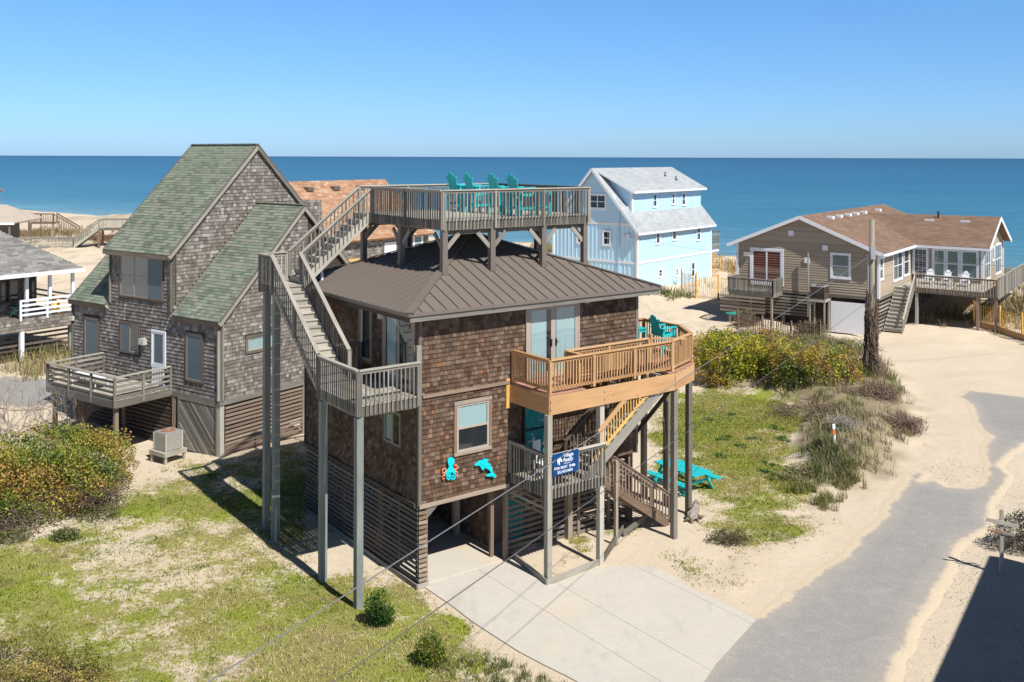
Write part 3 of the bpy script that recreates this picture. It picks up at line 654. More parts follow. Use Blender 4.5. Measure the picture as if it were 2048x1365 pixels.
# metal roof
e0,e1,f0,f1,zE=-.62,9.78,-.5,8.62,8.42; AP=Vector((4.62,4.12,10.3))
cor=[Vector((e0,f0,zE)),Vector((e1,f0,zE)),Vector((e1,f1,zE)),Vector((e0,f1,zE))]
m=MB()
for i in range(4): m.poly([cor[i],cor[(i+1)%4],AP])
m.poly([c_-Z*.12 for c_ in cor][::-1])
for i in range(4):
    a,b_=cor[i],cor[(i+1)%4]; m.poly([a-Z*.12,b_-Z*.12,b_,a])
roof=m.build('roof',METAL,H1)
for i in range(4):
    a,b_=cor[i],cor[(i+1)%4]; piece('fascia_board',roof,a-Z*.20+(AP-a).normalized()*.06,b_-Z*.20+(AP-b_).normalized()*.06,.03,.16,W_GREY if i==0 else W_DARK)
    ed=(b_-a); L=ed.length; ed/=L; nrm=(b_-a).cross(AP-a).normalized(); n_=int(round(L/.43)); apx=(AP-a).dot(ed); up_=(AP-a-ed*apx); Hs=up_.length; up_/=Hs
    for k in range(1,n_):
        x=L*k/n_; t=x/apx if x<apx else (L-x)/(L-apx); 
        s0=a+ed*x+nrm*.018; s1=s0+up_*(Hs*t-.02)
        if (s1-s0).length>.1: piece('seam',roof,s0,s1,.016,.036,METAL_D,up=nrm)
    # drip edge
    piece('drip_edge',roof,a-Z*.05,b_-Z*.05,.05,.09,METAL)
for c_ in cor: piece('hip_cap',roof,c_+Z*.03,AP+Z*.03,.26,.03,METAL)
m=MB(); m.tube([AP+Vector((0,0,-.05)),AP+Vector((0,0,.12))],[.25,.02],8); m.build('ridge_cap',METAL,roof)
m=MB(); p=MH.fz(667,548,9.0); m.tube([(-.05,6.6,8.6),(-.05,6.6,8.95)],.05,8); m.build('vent_pipe',WHITE,roof)
# rooftop deck
DU0,DU1,DV0,DV1,ZD=1.72,7.98,1.4,7.15,10.97
m=MB()
for v_ in (DV0+.06,DV1-.06): m.beam((DU0+.02,v_,ZD-.19),(DU1-.02,v_,ZD-.19),.04,.28)
for u_ in (DU0+.04,DU1-.04): m.beam((u_,DV0+.09,ZD-.19),(u_,DV1-.09,ZD-.19),.04,.278)
for i in range(1,15): u_=DU0+(DU1-DU0)*i/15; m.beam((u_,DV0+.09,ZD-.17),(u_,DV1-.09,ZD-.17),.04,.22)
for v_ in (DV0+.2,(DV0+DV1)/2,DV1-.2): m.beam((DU0+.1,v_,ZD-.39),(DU1-.1,v_,ZD-.39),.08,.2)
rd=m.build('rooftop_deck',W_GREY,H1)
planks(rd,[(DU0,DV0),(DU1,DV0),(DU1,DV1),(DU0,DV1)],ZD,W_LIGHT,dirn='u')
def roofz(u_,v_):
    r_=min((u_-e0)/(AP.x-e0),(e1-u_)/(e1-AP.x),(v_-f0)/(AP.y-f0),(f1-v_)/(f1-AP.y)); return zE+(AP.z-zE)*r_
dps=[(DU0+.12,DV0+.1),(3.75,DV0+.1),(5.95,DV0+.1),(DU1-.12,DV0+.1),(DU0+.12,4.25),(DU1-.12,4.25),(DU0+.12,DV1-.12),(3.75,DV1-.12),(5.95,DV1-.12),(DU1-.12,DV1-.12)]
for u_,v_ in dps:
    z0=roofz(u_,v_); piece('deck_post',rd,(u_,v_,z0-.05),(u_,v_,ZD-.33),.19,.19,METAL,up=(1,0,0))
    piece('post_foot',rd,(u_,v_,z0-.04),(u_,v_,z0+.14),.24,.24,METAL_D,up=(1,0,0))
    if v_ in (DV0+.1,DV1-.12):
        for s_ in (-1,1):
            if DU0<u_+s_*.6<DU1: piece('brace',rd,(u_+s_*.08,v_,ZD-.95),(u_+s_*.58,v_,ZD-.45),.05,.14,W_GREY)
    if u_ in (DU0+.12,DU1-.12):
        for s_ in (-1,1):
            if DV0<v_+s_*.6<DV1: piece('brace',rd,(u_,v_+s_*.08,ZD-.95),(u_,v_+s_*.58,ZD-.45),.05,.14,W_GREY)
rk=dict(h=.98,b0=-.30,b1=.09,sp=.142,bw=.038,pdown=.3,botrail=False,every=2.06)
O_=.03
railing(rd,(DU0,DV0-O_,ZD),(DU1,DV0-O_,ZD),W_GREY,capwood=W_LIGHT,boff=-.03,**rk)
railing(rd,(DU0-O_,6.12,ZD),(DU0-O_,DV0,ZD),W_GREY,capwood=W_LIGHT,boff=-.03,**rk)
railing(rd,(DU1+O_,DV0,ZD),(DU1+O_,DV1,ZD),W_GREY,stuff=True,boff=.0,**rk)
railing(rd,(DU1,DV1+O_,ZD),(DU0,DV1+O_,ZD),W_GREY,stuff=True,boff=.0,capwood=W_LIGHT,**rk)
# gallery, stair tower and landing on the left side
GZ=5.86; GU=-2.1; GV0,GV1=-.16,2.45
m=MB(); m.beam((GU,GV0+.02,GZ-.2),(-.05,GV0+.02,GZ-.2),.04,.28); m.beam((GU+.02,GV0+.05,GZ-.2),(GU+.02,GV1,GZ-.2),.04,.278); m.beam((GU,GV1,GZ-.2),(-.05,GV1,GZ-.2),.04,.276)
for i in range(1,5): m.beam((GU*i/5,GV0+.05,GZ-.16),(GU*i/5,GV1-.03,GZ-.16),.04,.2)
ga=m.build('gallery',W_GREY,H1)
planks(ga,[(GU,GV0),(-.03,GV0),(-.03,GV1+1.2),(-1.05,GV1+1.2),(-1.05,GV1),(GU,GV1)],GZ,W_LIGHT,dirn='v')
gk=dict(h=1.02,b0=-.28,b1=.09,sp=.135,pdown=.3,botrail=False,every=2.6)
railing(ga,(GU,GV0-.02,GZ),(-.08,GV0-.02,GZ),W_GREY,capwood=W_LIGHT,boff=-.03,**gk)
railing(ga,(GU-.02,GV1,GZ),(GU-.02,GV0,GZ),W_GREY,capwood=W_LIGHT,boff=-.03,**gk)
railing(ga,(-1.0,GV1+1.2,GZ),(-.1,GV1+1.2,GZ),W_GREY,stuff=True,**gk)
railing(ga,(-1.0,GV1+.1,GZ),(-1.0,GV1+1.2,GZ),W_GREY,stuff=True,**gk)
LZ=8.62; LV0,LV1=6.12,7.2; LU1=-1.05
m=MB(); m.beam((GU,LV0,LZ-.16),(LU1,LV0,LZ-.16),.04,.24); m.beam((GU+.02,LV0,LZ-.16),(GU+.02,LV1,LZ-.16),.04,.24); m.beam((GU,LV1,LZ-.16),(LU1,LV1,LZ-.16),.04,.24); m.beam((LU1,LV0,LZ-.16),(LU1,LV1,LZ-.16),.04,.238)
la=m.build('stair_landing',W_GREY,H1)
planks(la,[(GU,LV0),(LU1,LV0),(LU1,LV1),(GU,LV1)],LZ,W_LIGHT,dirn='u')
lk=dict(h=1.02,b0=-.26,b1=.09,sp=.13,pdown=.3,botrail=False,every=1.4)
railing(la,(GU-.02,LV1,LZ),(GU-.02,LV0,LZ),W_GREY,capwood=W_LIGHT,boff=-.03,**lk)
railing(la,(GU,LV1+.02,LZ),(LU1-.05,LV1+.02,LZ),W_LIGHT,**lk)
m=MB(); m.beam((GU+.4,LV0-.01,LZ-.05),(GU+.8,LV0-.01,LZ-.05),.01,.01); st=m.build('lower_flight',W_GREY,H1)
stairs(st,(GU,GV1+.02,GZ),(GU,LV0,LZ),(1,0,0),.98,14,W_LIGHT)
sk=dict(h=.98,b0=-.12,b1=.08,sp=.15,pdown=.2,botrail=False,every=1.9)
railing(st,(GU-.03,GV1+.02,GZ+.1),(GU-.03,LV0,LZ+.1),W_GREY,boff=.02,**sk)
railing(st,(GU+1.02,GV1+.02,GZ+.1),(GU+1.02,LV0,LZ+.1),W_GREY,boff=-.02,**sk)
piece('edge_strip',st,(GU+.97,GV1+.02,GZ+.16),(GU+.97,LV0,LZ+.16),.02,.03,BRACKET)
m=MB(); m.beam((LU1,6.5,LZ+.02),(LU1+.02,6.9,LZ+.02),.01,.01); s2=m.build('upper_flight',W_GREY,H1)
stairs(s2,(LU1,LV0+.05,LZ),(DU0,LV0+.05,ZD),(0,1,0),.98,11,W_LIGHT,strh=.3)
railing(s2,(LU1,LV0+.02,LZ+.08),(DU0,LV0+.02,ZD+.0),W_GREY,capwood=W_LIGHT,**sk)
railing(s2,(LU1,LV0+1.06,LZ+.08),(DU0,LV0+1.06,ZD+.0),W_GREY,capwood=W_LIGHT,**sk)
for (u_,v_,zt) in ((GU+.06,GV0+.1,GZ-.34),(GU+.04,2.25,GZ-.34),(GU+.14,6.95,LZ-.28),(GU+.14,6.12,LZ-.28)):
    piece('stilt',H1,(u_,v_,-.3),(u_,v_,zt),.21,.21,W_TREATED,up=(1,0,0))
piece('stilt_splice',H1,(GU+.04,6.02,-.2),(GU+.04,6.02,1.7),.06,.2,W_TREATED,up=(1,0,0))
# stilts under the house and the slatted skirt
for u_ in (.2,3.2,6.1,8.9):
    for v_ in (.22,2.8,5.4,7.9):
        if (u_,v_)==(3.2,.22): continue
        piece('stilt',H1,(u_,v_,-.2),(u_,v_,ZB),.2,.2,W_BROWN,up=(1,0,0))
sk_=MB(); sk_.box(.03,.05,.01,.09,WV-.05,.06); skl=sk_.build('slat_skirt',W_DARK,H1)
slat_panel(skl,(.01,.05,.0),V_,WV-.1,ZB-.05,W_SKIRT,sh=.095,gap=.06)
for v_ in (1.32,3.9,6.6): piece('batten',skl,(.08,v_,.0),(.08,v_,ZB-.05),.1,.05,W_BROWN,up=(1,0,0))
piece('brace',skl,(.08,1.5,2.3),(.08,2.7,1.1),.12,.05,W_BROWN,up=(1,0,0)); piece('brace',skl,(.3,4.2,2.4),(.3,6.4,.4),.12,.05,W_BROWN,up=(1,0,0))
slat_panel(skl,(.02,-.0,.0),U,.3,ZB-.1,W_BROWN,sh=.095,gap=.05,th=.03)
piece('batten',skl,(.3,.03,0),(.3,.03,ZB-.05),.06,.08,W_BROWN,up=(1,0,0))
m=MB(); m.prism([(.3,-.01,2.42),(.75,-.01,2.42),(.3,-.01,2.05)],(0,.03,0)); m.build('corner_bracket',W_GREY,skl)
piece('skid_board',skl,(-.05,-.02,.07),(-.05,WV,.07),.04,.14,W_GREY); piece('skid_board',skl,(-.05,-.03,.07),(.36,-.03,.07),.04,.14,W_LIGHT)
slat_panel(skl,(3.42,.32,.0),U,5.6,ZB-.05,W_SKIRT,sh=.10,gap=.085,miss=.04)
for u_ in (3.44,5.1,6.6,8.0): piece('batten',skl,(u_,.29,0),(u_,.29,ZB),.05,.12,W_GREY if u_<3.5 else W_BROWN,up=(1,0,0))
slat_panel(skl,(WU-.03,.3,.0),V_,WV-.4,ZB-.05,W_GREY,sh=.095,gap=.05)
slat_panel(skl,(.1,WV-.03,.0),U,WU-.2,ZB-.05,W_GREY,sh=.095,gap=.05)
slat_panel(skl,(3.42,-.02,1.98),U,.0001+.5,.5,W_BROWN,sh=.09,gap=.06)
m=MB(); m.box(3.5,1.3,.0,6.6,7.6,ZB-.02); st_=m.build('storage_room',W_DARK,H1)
shingles(st_,MH,(3.5,7.55,.02),-V_,Z,-U,ZB-.1,.15,(.12,.22),SH_MAIN,region_rect(6.2,ZB-.1),thk=.018)
m=MB(); m.beam((4.1,1.28,1.05),(4.95,1.28,1.05),.03,2.0); m.build('storage_door',DOORTEAL,st_)
for x_ in (3.36,3.1): piece('door_post',H1,(x_,.55 if x_<3.2 else .12,0),(x_,.55 if x_<3.2 else .12,ZB),.1,.13,W_BROWN,up=(1,0,0))
# porch
PZ=2.86; PU0,PU1,PV=3.42,5.74,-2.02
m=MB(); m.beam((PU0,PV+.02,PZ-.19),(PU1,PV+.02,PZ-.19),.04,.26); m.beam((PU0+.02,PV+.05,PZ-.19),(PU0+.02,-.04,PZ-.19),.04,.258); m.beam((PU1-.02,PV+.05,PZ-.19),(PU1-.02,-.04,PZ-.19),.04,.258)
for i in range(1,6): m.beam((PU0+(PU1-PU0)*i/6,PV+.05,PZ-.15),(PU0+(PU1-PU0)*i/6,-.04,PZ-.15),.04,.18)
po=m.build('porch',W_GREY,H1)
planks(po,[(PU0,PV),(PU1,PV),(PU1,-.04),(PU0,-.04)],PZ,W_LIGHT,dirn='v')
pk=dict(h=1.03,b0=-.30,b1=.09,sp=.135,pdown=.0,botrail=False,every=3)
railing(po,(PU0,PV-.02,PZ),(PU1,PV-.02,PZ),W_GREY,capwood=W_LIGHT,boff=-.035,ends=(0,0),**pk)
railing(po,(PU0-.02,-.06,PZ),(PU0-.02,PV,PZ),W_GREY,boff=.0,ends=(1,0),**pk)
slat_panel(po,(PU0+.03,PV+.1,PZ-.9),V_,1.9,.5,W_BROWN,sh=.08,gap=.1)
# stair from the porch to the ground
m=MB(); m.beam((PU1,-.5,PZ-.1),(PU1+.05,-.5,PZ-.1),.1,.1); s3=m.build('ground_stair',W_BROWN,H1)
stairs(s3,(9.75,-.93,.12),(PU1,-.93,PZ),(0,1,0),.88,13,W_BROWN,riser=False,strh=.28)
kk=dict(h=.95,b0=.02,b1=.07,sp=.15,pdown=.05,botrail=False,every=4.2)
railing(s3,(9.8,-.96,.15),(PU1,-.96,PZ+.05),W_BROWN,**kk)
railing(s3,(9.8,-.03,.15),(PU1,-.03,PZ+.05),W_BROWN,stuff=True,**kk)
piece('stilt',s3,(7.05,-1.12,-.2),(7.05,-1.12,2.85),.11,.11,W_BROWN,up=(1,0,0))
# new balcony in fresh lumber
NZ=5.76
P=[(3.42,-.03),(3.42,-2.05),(8.86,-2.05),(10.5,-1.42),(11.35,.0),(11.3,1.9),(WU+.03,2.3),(WU+.03,-.03)]
m=MB()
out=[P[0],P[1],P[2],P[3],P[4],P[5],P[6]]
for i in range(6):
    a,b_=Vector((*out[i],0)),Vector((*out[i+1],0)); e=(b_-a).normalized()*.02 if i else Vector((0,0,0))
    for zc,hh in ((NZ-.19,.285),(NZ-.478,.285)): m.beam(a+Z*zc+e,b_+Z*zc-(b_-a).normalized()*.0,.045,hh)
nd_=m.build('balcony',W_NEW,H1)
mj=MB()
for i in range(1,18):
    u_=3.42+.42*i
    if u_>8.8: mj.beam((u_,-1.98+(u_-8.6)*.45,NZ-.17),(u_,-.06,NZ-.17),.04,.22)
    elif u_<4.8 or u_>8.65: mj.beam((u_,-1.98,NZ-.17),(u_,-.06,NZ-.17),.04,.22)
    else: mj.beam((u_,-1.12,NZ-.17),(u_,-.06,NZ-.17),.04,.22)
mj.build('joist',W_NEW,nd_,kind='stuff')
HOLE=(4.88,8.58,-2.0,-1.2)
planks(nd_,P,NZ,W_NEWDECK,dirn='u',holes=[HOLE],gap=.006)
nk=dict(h=1.04,b0=.09,b1=.05,sp=.122,bw=.036,cap=(.14,.038),post=.1,every=1.85,pdown=.0)
inset=lambda a,k:a
rp=[(3.5,-.1),(3.5,-1.97),(8.83,-1.97),(10.42,-1.35),(11.27,.0),(11.22,1.85),(9.3,2.22)]
for i in range(6): railing(nd_,(*rp[i],NZ),(*rp[i+1],NZ),W_NEW,ends=(1 if i==0 else 0,1),**nk)
railing(nd_,(4.83,-1.15,NZ),(8.5,-1.15,NZ),W_NEW,**nk); railing(nd_,(4.83,-1.25,NZ),(4.83,-1.9,NZ),W_NEW,ends=(0,0),**nk); 
piece('post',nd_,(8.62,-1.15,NZ),(8.62,-1.15,NZ+1.18),.12,.12,W_NEW,up=(1,0,0)); piece('rail',nd_,(8.62,-1.1,NZ+1.02),(9.6,-1.9,NZ+1.02),.09,.05,W_NEW)
# weathered stair between porch and balcony
m=MB(); m.beam((8.6,-1.3,NZ-.05),(8.62,-1.9,NZ-.05),.02,.04); s4=m.build('balcony_stair',W_LIGHT,H1)
stairs(s4,(4.9,-1.98,PZ),(8.75,-1.98,5.65),(0,1,0),.78,15,W_LIGHT,riser=False,strh=.33,strw=W_GREY)
piece('edge_board',s4,(5.2,-2.0,3.39),(8.0,-2.0,5.42),.05,.09,W_YEL)
qk=dict(h=.98,b0=.12,b1=.06,sp=.15,pdown=.0,botrail=False,every=2.)
piece('rail',s4,(5.45,-2.04,4.28),(6.68,-2.04,5.24),.045,.15,W_NEW); piece('rail',s4,(6.66,-2.04,5.22),(7.6,-2.04,5.24),.045,.14,W_NEW)
for i in range(17):
    u_=5.62+i*.125; zt_=4.34+(u_-5.5)*.78 if u_<6.66 else 5.2; zb_=3.37+(u_-5.2)*.725
    if zt_>zb_+.1: piece('baluster',s4,(u_,-2.0,zb_),(u_,-2.0,zt_),.036,.036,W_YEL,up=(1,0,0))
railing(s4,(4.75,-1.18,PZ+.1),(8.4,-1.18,NZ),W_DARK,stuff=True,**qk)
# tall posts under porch and balcony
for (u_,v_,zb,mt) in ((3.42,-2.0,-.1,W_LIGHT),(5.62,-1.92,-.1,W_LIGHT),(9.05,-1.86,-.1,W_GREY),(11.1,-.62,-.1,W_GREY),(11.15,.55,-.1,W_GREY),(11.1,1.7,-.1,W_BROWN)):
    piece('stilt',H1,(u_,v_,zb),(u_,v_,NZ-.62),.18,.18,mt,up=(1,0,0))
piece('brace',H1,(8.9,-.4,5.0),(7.9,1.4,2.3),.06,.14,W_DARK); piece('brace',H1,(9.2,-1.2,3.9),(11.1,.5,1.5),.06,.14,W_DARK); piece('brace',H1,(9.15,-1.6,5.05),(9.15,.6,2.6),.06,.14,W_DARK)
for u_ in (3.42,5.62,8.86):
    m=MB()
    for dz in (-.12,.12): m.tube([(u_+.03,-2.075,NZ-.33+dz),(u_+.03,-2.1,NZ-.33+dz)],.022,8)
    m.build('bolt',BRACKET,nd_)
# timber edging round the sand bed below the porch
tb=fthing(MH,'timber_edging','grey timber edging boards framing the sandy bed below the porch','edging')
pts=[MH.fz(*q_) for q_ in ((1013,1106),(1093,1172),(1205,1127),(1246,1074),(1292,1050))]
for a,b_ in zip(pts[:-1],pts[1:]): piece('board',tb,(a.x,a.y,.09),(b_.x,b_.y,.09 if b_.x<6.5 else .3),.05,.2,W_LIGHT if a.x<4 and b_.x>4 else W_GREY)
# ---------------------------------------------------------------- neighbouring houses
def gable_region(W,z0,eave,slope,mid,x0=0.):
    "width interval under a gable roof line at height y above z0"
    def f(y):
        z=z0+y
        if z<=eave: return [(0,W)]
        d=(z-eave)/slope; a,b_=d,W-d*(mid/(W-mid) if False else 1)
        return [(a,2*mid-a)] if a<mid-.02 else []
    return f
def pwin(par,fr,plane,k,box,trim,n_out=.02,**kw):
    "window on the facade u=k or v=k given where its frame shows"
    x0,y0,x1,y1=box; f=fr.fv if plane=='v' else fr.fu; a=f(x0,y1,k); b_=f(x1,y0,k); t=f(x1,y1,k)
    z0=min((a.z+t.z)/2,a.z); z1=b_.z
    if plane=='v': return window(par,(a.x,k-n_out,z0),(1,0,0),(0,-1,0),b_.x-a.x,z1-z0,trim,**kw)
    return window(par,(k-n_out,a.y,z0),(0,-1,0),(-1,0,0),a.y-b_.y,z1-z0,trim,**kw)
def roof_slab(par,pts,th,mat,name='roof'):
    a,b_,c_=[Vector(p) for p in pts[:3]]; n_=(b_-a).cross(c_-a).normalized()
    if n_.z<0: pts=pts[::-1]; n_=-n_
    m=MB(); m.prism([Vector(p)-n_*th for p in pts],n_*th); return m.build(name,mat,par)
# grey house with the green roof
H2=fthing(LH,'grey_shingle_house','grey shingled house with steep green shingle roof left of the brown house','house')
LB,LE=2.52,6.05; RU,RZw,RZt=4.72,10.75,13.62; SL=(RZw-LE)/RU
def profile(par,v0,v1,eave,ridge,ru,back,zb,name,mat,ins=.03):
    m=MB(); m.prism([(ins,v0,zb),(back,v0,zb),(back,v0,ridge-(back-ru)*SL),(ru,v0,ridge-.1),(ins,v0,eave-.05)][::-1] if v1<v0 else [(ins,v0,zb),(back,v0,zb),(back,v0,ridge-(back-ru)*SL),(ru,v0,ridge-.1),(ins,v0,eave-.05)],(0,v1-v0,0)); return m.build(name,mat,par)
TV0,TV1,WV1=3.28,8.08,11.25; TE=8.87
w1=profile(H2,.03,WV1-.03,LE,RZw,RU,9.3,LB,'wall',W_DARK)
w2=profile(H2,TV0+.03,TV1-.03,TE,RZt,RU,9.3,LB,'tower_wall',W_DARK)
D_=(1/math.hypot(1,SL),SL/math.hypot(1,SL))
EX=.15
hw=dict(cas=.10)
wins=[('t1',(171,640,197,714)),('m1',(243,651,278,700)),('r1',(374,672,405,758)),('u1',(242,518,325,590))]
def ubox(b): a=LH.fu(b[0],b[3],0); c_=LH.fu(b[2],b[1],0); return (c_.y,a.y,min(a.z,LH.fu(b[2],b[3],0).z),c_.z)
B=[ubox(w_[1]) for w_ in wins]; DB=(3.85,4.72,2.62,5.02)
hol=[(WV1-.08-h[1]-.13,WV1-.08-h[0]+.13,h[2]-LB-.13,h[3]-LB+.13) for h in B+[DB]]
def front_region(y):
    z=LB+y
    return [(0,WV1-.16)] if z<LE-.05 else ([(WV1-.08-TV1+.06,WV1-.08-TV0-.06)] if z<TE-.05 else [])
shingles(w1,LH,(.02,WV1-.08,LB),-V_,Z,-U,TE-LB,.165,(.11,.22),SH_GREY,front_region,holes=hol,n_ind=150,thk=.04)
gw=ubox((0,0,1,1)) if False else None
a=LH.fv(495,703,0); b_=LH.fv(536,668,0); GW=(a.x,b_.x+.55,a.z,b_.z-.03)
shingles(w1,LH,(.08,.02,LB),U,Z,-V_,RZw-LB,.165,(.11,.22),SH_GREY,lambda y:[(max(0,(LB+y-LE)/SL-.08),4.95 if LB+y<RZw-.3 else RU)] if LB+y<LE+SL*4.6 else [],holes=[(GW[0]-.2,GW[1]+.02,GW[2]-LB-.11,GW[3]-LB+.11)],n_ind=80,thk=.032)
def tall_region(y):
    z=6.0+y; lo=max(0.,(z-TE)/SL); hi=9.2-max(0.,0) if z<RZt-(9.2-RU)*SL else RU+(RZt-z)/SL
    if z<RZw:
        return [(lo,max(lo,(z-LE)/SL))] if (z-LE)/SL>lo+.05 else []
    return [(lo,hi)] if hi>lo+.05 else []
shingles(w2,LH,(.02,TV0+.02,6.0),U,Z,-V_,RZt-6.0,.165,(.11,.22),SH_GREY,tall_region,n_ind=60,thk=.032)
shingles(w2,LH,(RU,TV0+.02,6.0),U,Z,-V_,RZw-6.0,.165,(.11,.22),SH_GREY,lambda y:[(RZw-6.0-y)/SL<4.4 and ((RZw-6.0-y)/SL+.1,4.4)] if (RZw-6.0-y)/SL<4.3 else [],thk=.024)
shingles(w1,LH,(.02,TV0,6.0),-V_,Z,-U,.01,.165,(.11,.22),SH_GREY,lambda y:[])
# roofs
def lroof(v0,v1,eave,ridge,nm,ni,over_u=.15,over_v0=.12,over_v1=.12):
    th=.14
    A=Vector((-over_u,v0-over_v0,eave-over_u*SL+.02)); Bp=Vector((-over_u,v1+over_v1,A.z)); Cr=Vector((RU,v1+over_v1,ridge)); Dr=Vector((RU,v0-over_v0,ridge))
    r_=roof_slab(H2,[A,Dr,Cr,Bp],th,RF_GREEN,nm)
    bz=ridge-4.75*SL
    roof_slab(H2,[Dr,Vector((RU+4.75,v0-over_v0,bz)),Vector((RU+4.75,v1+over_v1,bz)),Cr],th,RF_GREEN,nm)
    nd=Vector((-D_[1],0,D_[0])); ud=Vector((D_[0],0,D_[1])); W_=v1+over_v1-(v0-over_v0); L=(Dr-A).length
    shingles(r_,LH,Bp+nd*.005,-V_,ud,nd,L,.17,(.26,.42),RF_GREEN,region_rect(W_,L),n_ind=ni,name='roof_shingle',thk=.024,gap=.016,jit=.003)
    for vv in (v0-over_v0-.015,v1+over_v1+.015):
        piece('rake_board',r_,A+Vector((0,vv-A.y,-.12)),Dr+Vector((0,vv-Dr.y,-.12)),.03,.2,W_LIGHT)
        piece('rake_board',r_,Vector((RU,vv,ridge-.12)),Vector((RU+4.75,vv,bz-.12)),.03,.2,W_GREY)
        piece('rake_flashing',r_,A+Vector((0,vv-A.y,.01)),Dr+Vector((0,vv-Dr.y,.01)),.05,.04,DKBROWN)
        piece('rake_flashing',r_,Vector((RU,vv,ridge+.01)),Vector((RU+4.75,vv,bz+.01)),.05,.04,DKBROWN)
    piece('eave_board',r_,A+Vector((-.02,0,-.12)),Bp+Vector((-.02,0,-.12)),.03,.18,W_DARK)
    piece('ridge_cap',r_,Dr+Z*.03,Cr+Z*.03,.22,.03,RF_GREEN)
    return r_
lroof(TV0,TV1,TE,RZt,'tower_roof',150,over_u=.3)
lroof(0,TV0-.2,LE,RZw,'wing_roof',100,over_v1=.08)
lroof(TV1+.1,WV1,LE,RZw,'far_wing_roof',40,over_v0=-.02)
for k,(h,nm,kw) in enumerate(((B[0],'window',dict(cols=1,rows=1)),(B[1],'window',dict(cols=2,rows=1)),(B[2],'window',dict(cols=1,rows=1)),(B[3],'window',dict(cols=3,rows=2)))):
    wd=window(H2,(0,h[1],h[2]),-V_,-U,h[1]-h[0],h[3]-h[2],DKBROWN if k!=3 else W_DARK,sash=TAUPE,glass=SCREEN if k in(0,2) else GLASS,bar=.05,back=SCREEN if k==3 else None,**kw)
    if k==3: mm=MB(); mm.beam((-.045,h[1]-(h[1]-h[0])*.83,h[2]+.03),(-.045,h[1]-(h[1]-h[0])*.83,h[3]-.03),(h[1]-h[0])*.31,.004,up=(1,0,0)); mm.build('screen',SCREEN,wd)
    if k==1: mm=MB(); mm.beam((-.045,h[1]-(h[1]-h[0])*.27,h[2]+.03),(-.045,h[1]-(h[1]-h[0])*.27,h[3]-.03),(h[1]-h[0])*.45,.004,up=(1,0,0)); mm.build('screen',SCREEN,wd)
dd=window(H2,(0,DB[1],DB[2]+.9),-V_,-U,DB[1]-DB[0],DB[3]-DB[2]-.9,WHITE,cas=.09,rows=1,sash=WHITE,bar=.1,name='screen_door',glass=SCREEN)
m=MB(); 
for z_ in (DB[2]+.05,DB[2]+.85): m.beam((-.05,DB[0]-.05,z_),(-.05,DB[1]+.05,z_),.04,.1)
for i in range(8): y_=DB[0]+.02+(DB[1]-DB[0]-.04)*i/7; m.beam((-.05,y_,DB[2]+.08),(-.05,y_,DB[2]+.8),.04,.045,up=(1,0,0))
m.build('door_slats',WHITE,dd); m=MB(); m.beam((-.02,(DB[0]+DB[1])/2,DB[2]),(-.02,(DB[0]+DB[1])/2,DB[2]+.9),DB[1]-DB[0],.02,up=(1,0,0)); m.build('backing',DKIN,dd)
window(H2,(GW[0],0,GW[2]),U,-V_,GW[1]-GW[0],GW[3]-GW[2],W_GREY,cas=.12,rows=1,sash=TAUPE_L,back=CURT,curt=(CURT,.05,GW[1]-GW[0]-.05,.05,GW[3]-GW[2]-.05))
q_=LH.fu(290,683); wall_lamp(H2,(-.05,q_.y,q_.z),-U,V_,s=1.7)
q_=LH.fu(151,640); wall_lamp(H2,(-.05,WV1-.1,5.0),-U,V_,s=1.2)
for (u_,v_,z0,z1) in ((-.03,.06,LB,LE),(-.03,WV1-.06,LB,LE),(-.03,TV0+.08,LE,TE),(-.03,TV1-.06,LE,TE)): piece('corner_board',H2,(u_,v_,z0),(u_,v_,z1),.05,.15,W_GREY,up=(1,0,0))
for (u_,v_,z0,z1) in ((.08,-.03,LB,LE+.05),(.1,TV0-.03,LE+.4,TE)): piece('corner_board',H2,(u_,v_,z0),(u_,v_,z1),.14,.05,W_GREY,up=(1,0,0))
m=MB(); m.box(-.04,-.04,LB-.22,9.3,.0,LB); m.box(-.04,.0,LB-.22,.0,WV1,LB-.005); m.build('skirt_board',W_GREY,H2)
# stilts, slatted skirt, slanted slat gate
for v_ in (.1,3.2,7.,11.1):
    for u_ in (.1,4.9,9.2): piece('stilt',H2,(u_,v_,-.6),(u_,v_,LB-.2),.22,.22,W_LIGHT if v_<.2 else W_BROWN,up=(1,0,0))
sk2=MB(); sk2.box(.3,.05,.05,4.8,.08,.1); sk2=sk2.build('slat_skirt',W_DARK,H2)
slat_panel(sk2,(.32,.06,-.05),U,4.45,LB-.2,W_BROWN,sh=.11,gap=.065)
piece('batten',sk2,(3.35,.02,.0),(3.35,.02,LB-.2),.06,.03,W_BROWN,up=(1,0,0))
slat_panel(sk2,(.06,2.95,-.05),V_,8.2,LB-.2,W_DARK,sh=.1,gap=.08)
slat_panel(sk2,(9.2,.1,-.05),V_,11.,LB-.2,W_DARK,sh=.1,gap=.08,stuff=True)
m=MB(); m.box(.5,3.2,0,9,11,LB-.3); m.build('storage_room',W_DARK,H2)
g2=MB(); g2.beam((-.02,.2,LB-.25),(-.02,2.85,LB-.25),.05,.1); g2=g2.build('slat_gate',W_GREY,H2)
for v_ in (.22,2.82): piece('gate_post',g2,(-.02,v_,.0),(-.02,v_,LB-.2),.08,.08,W_GREY,up=(1,0,0))
y0,y1,z0,z1=.27,2.78,.05,LB-.32
i=0
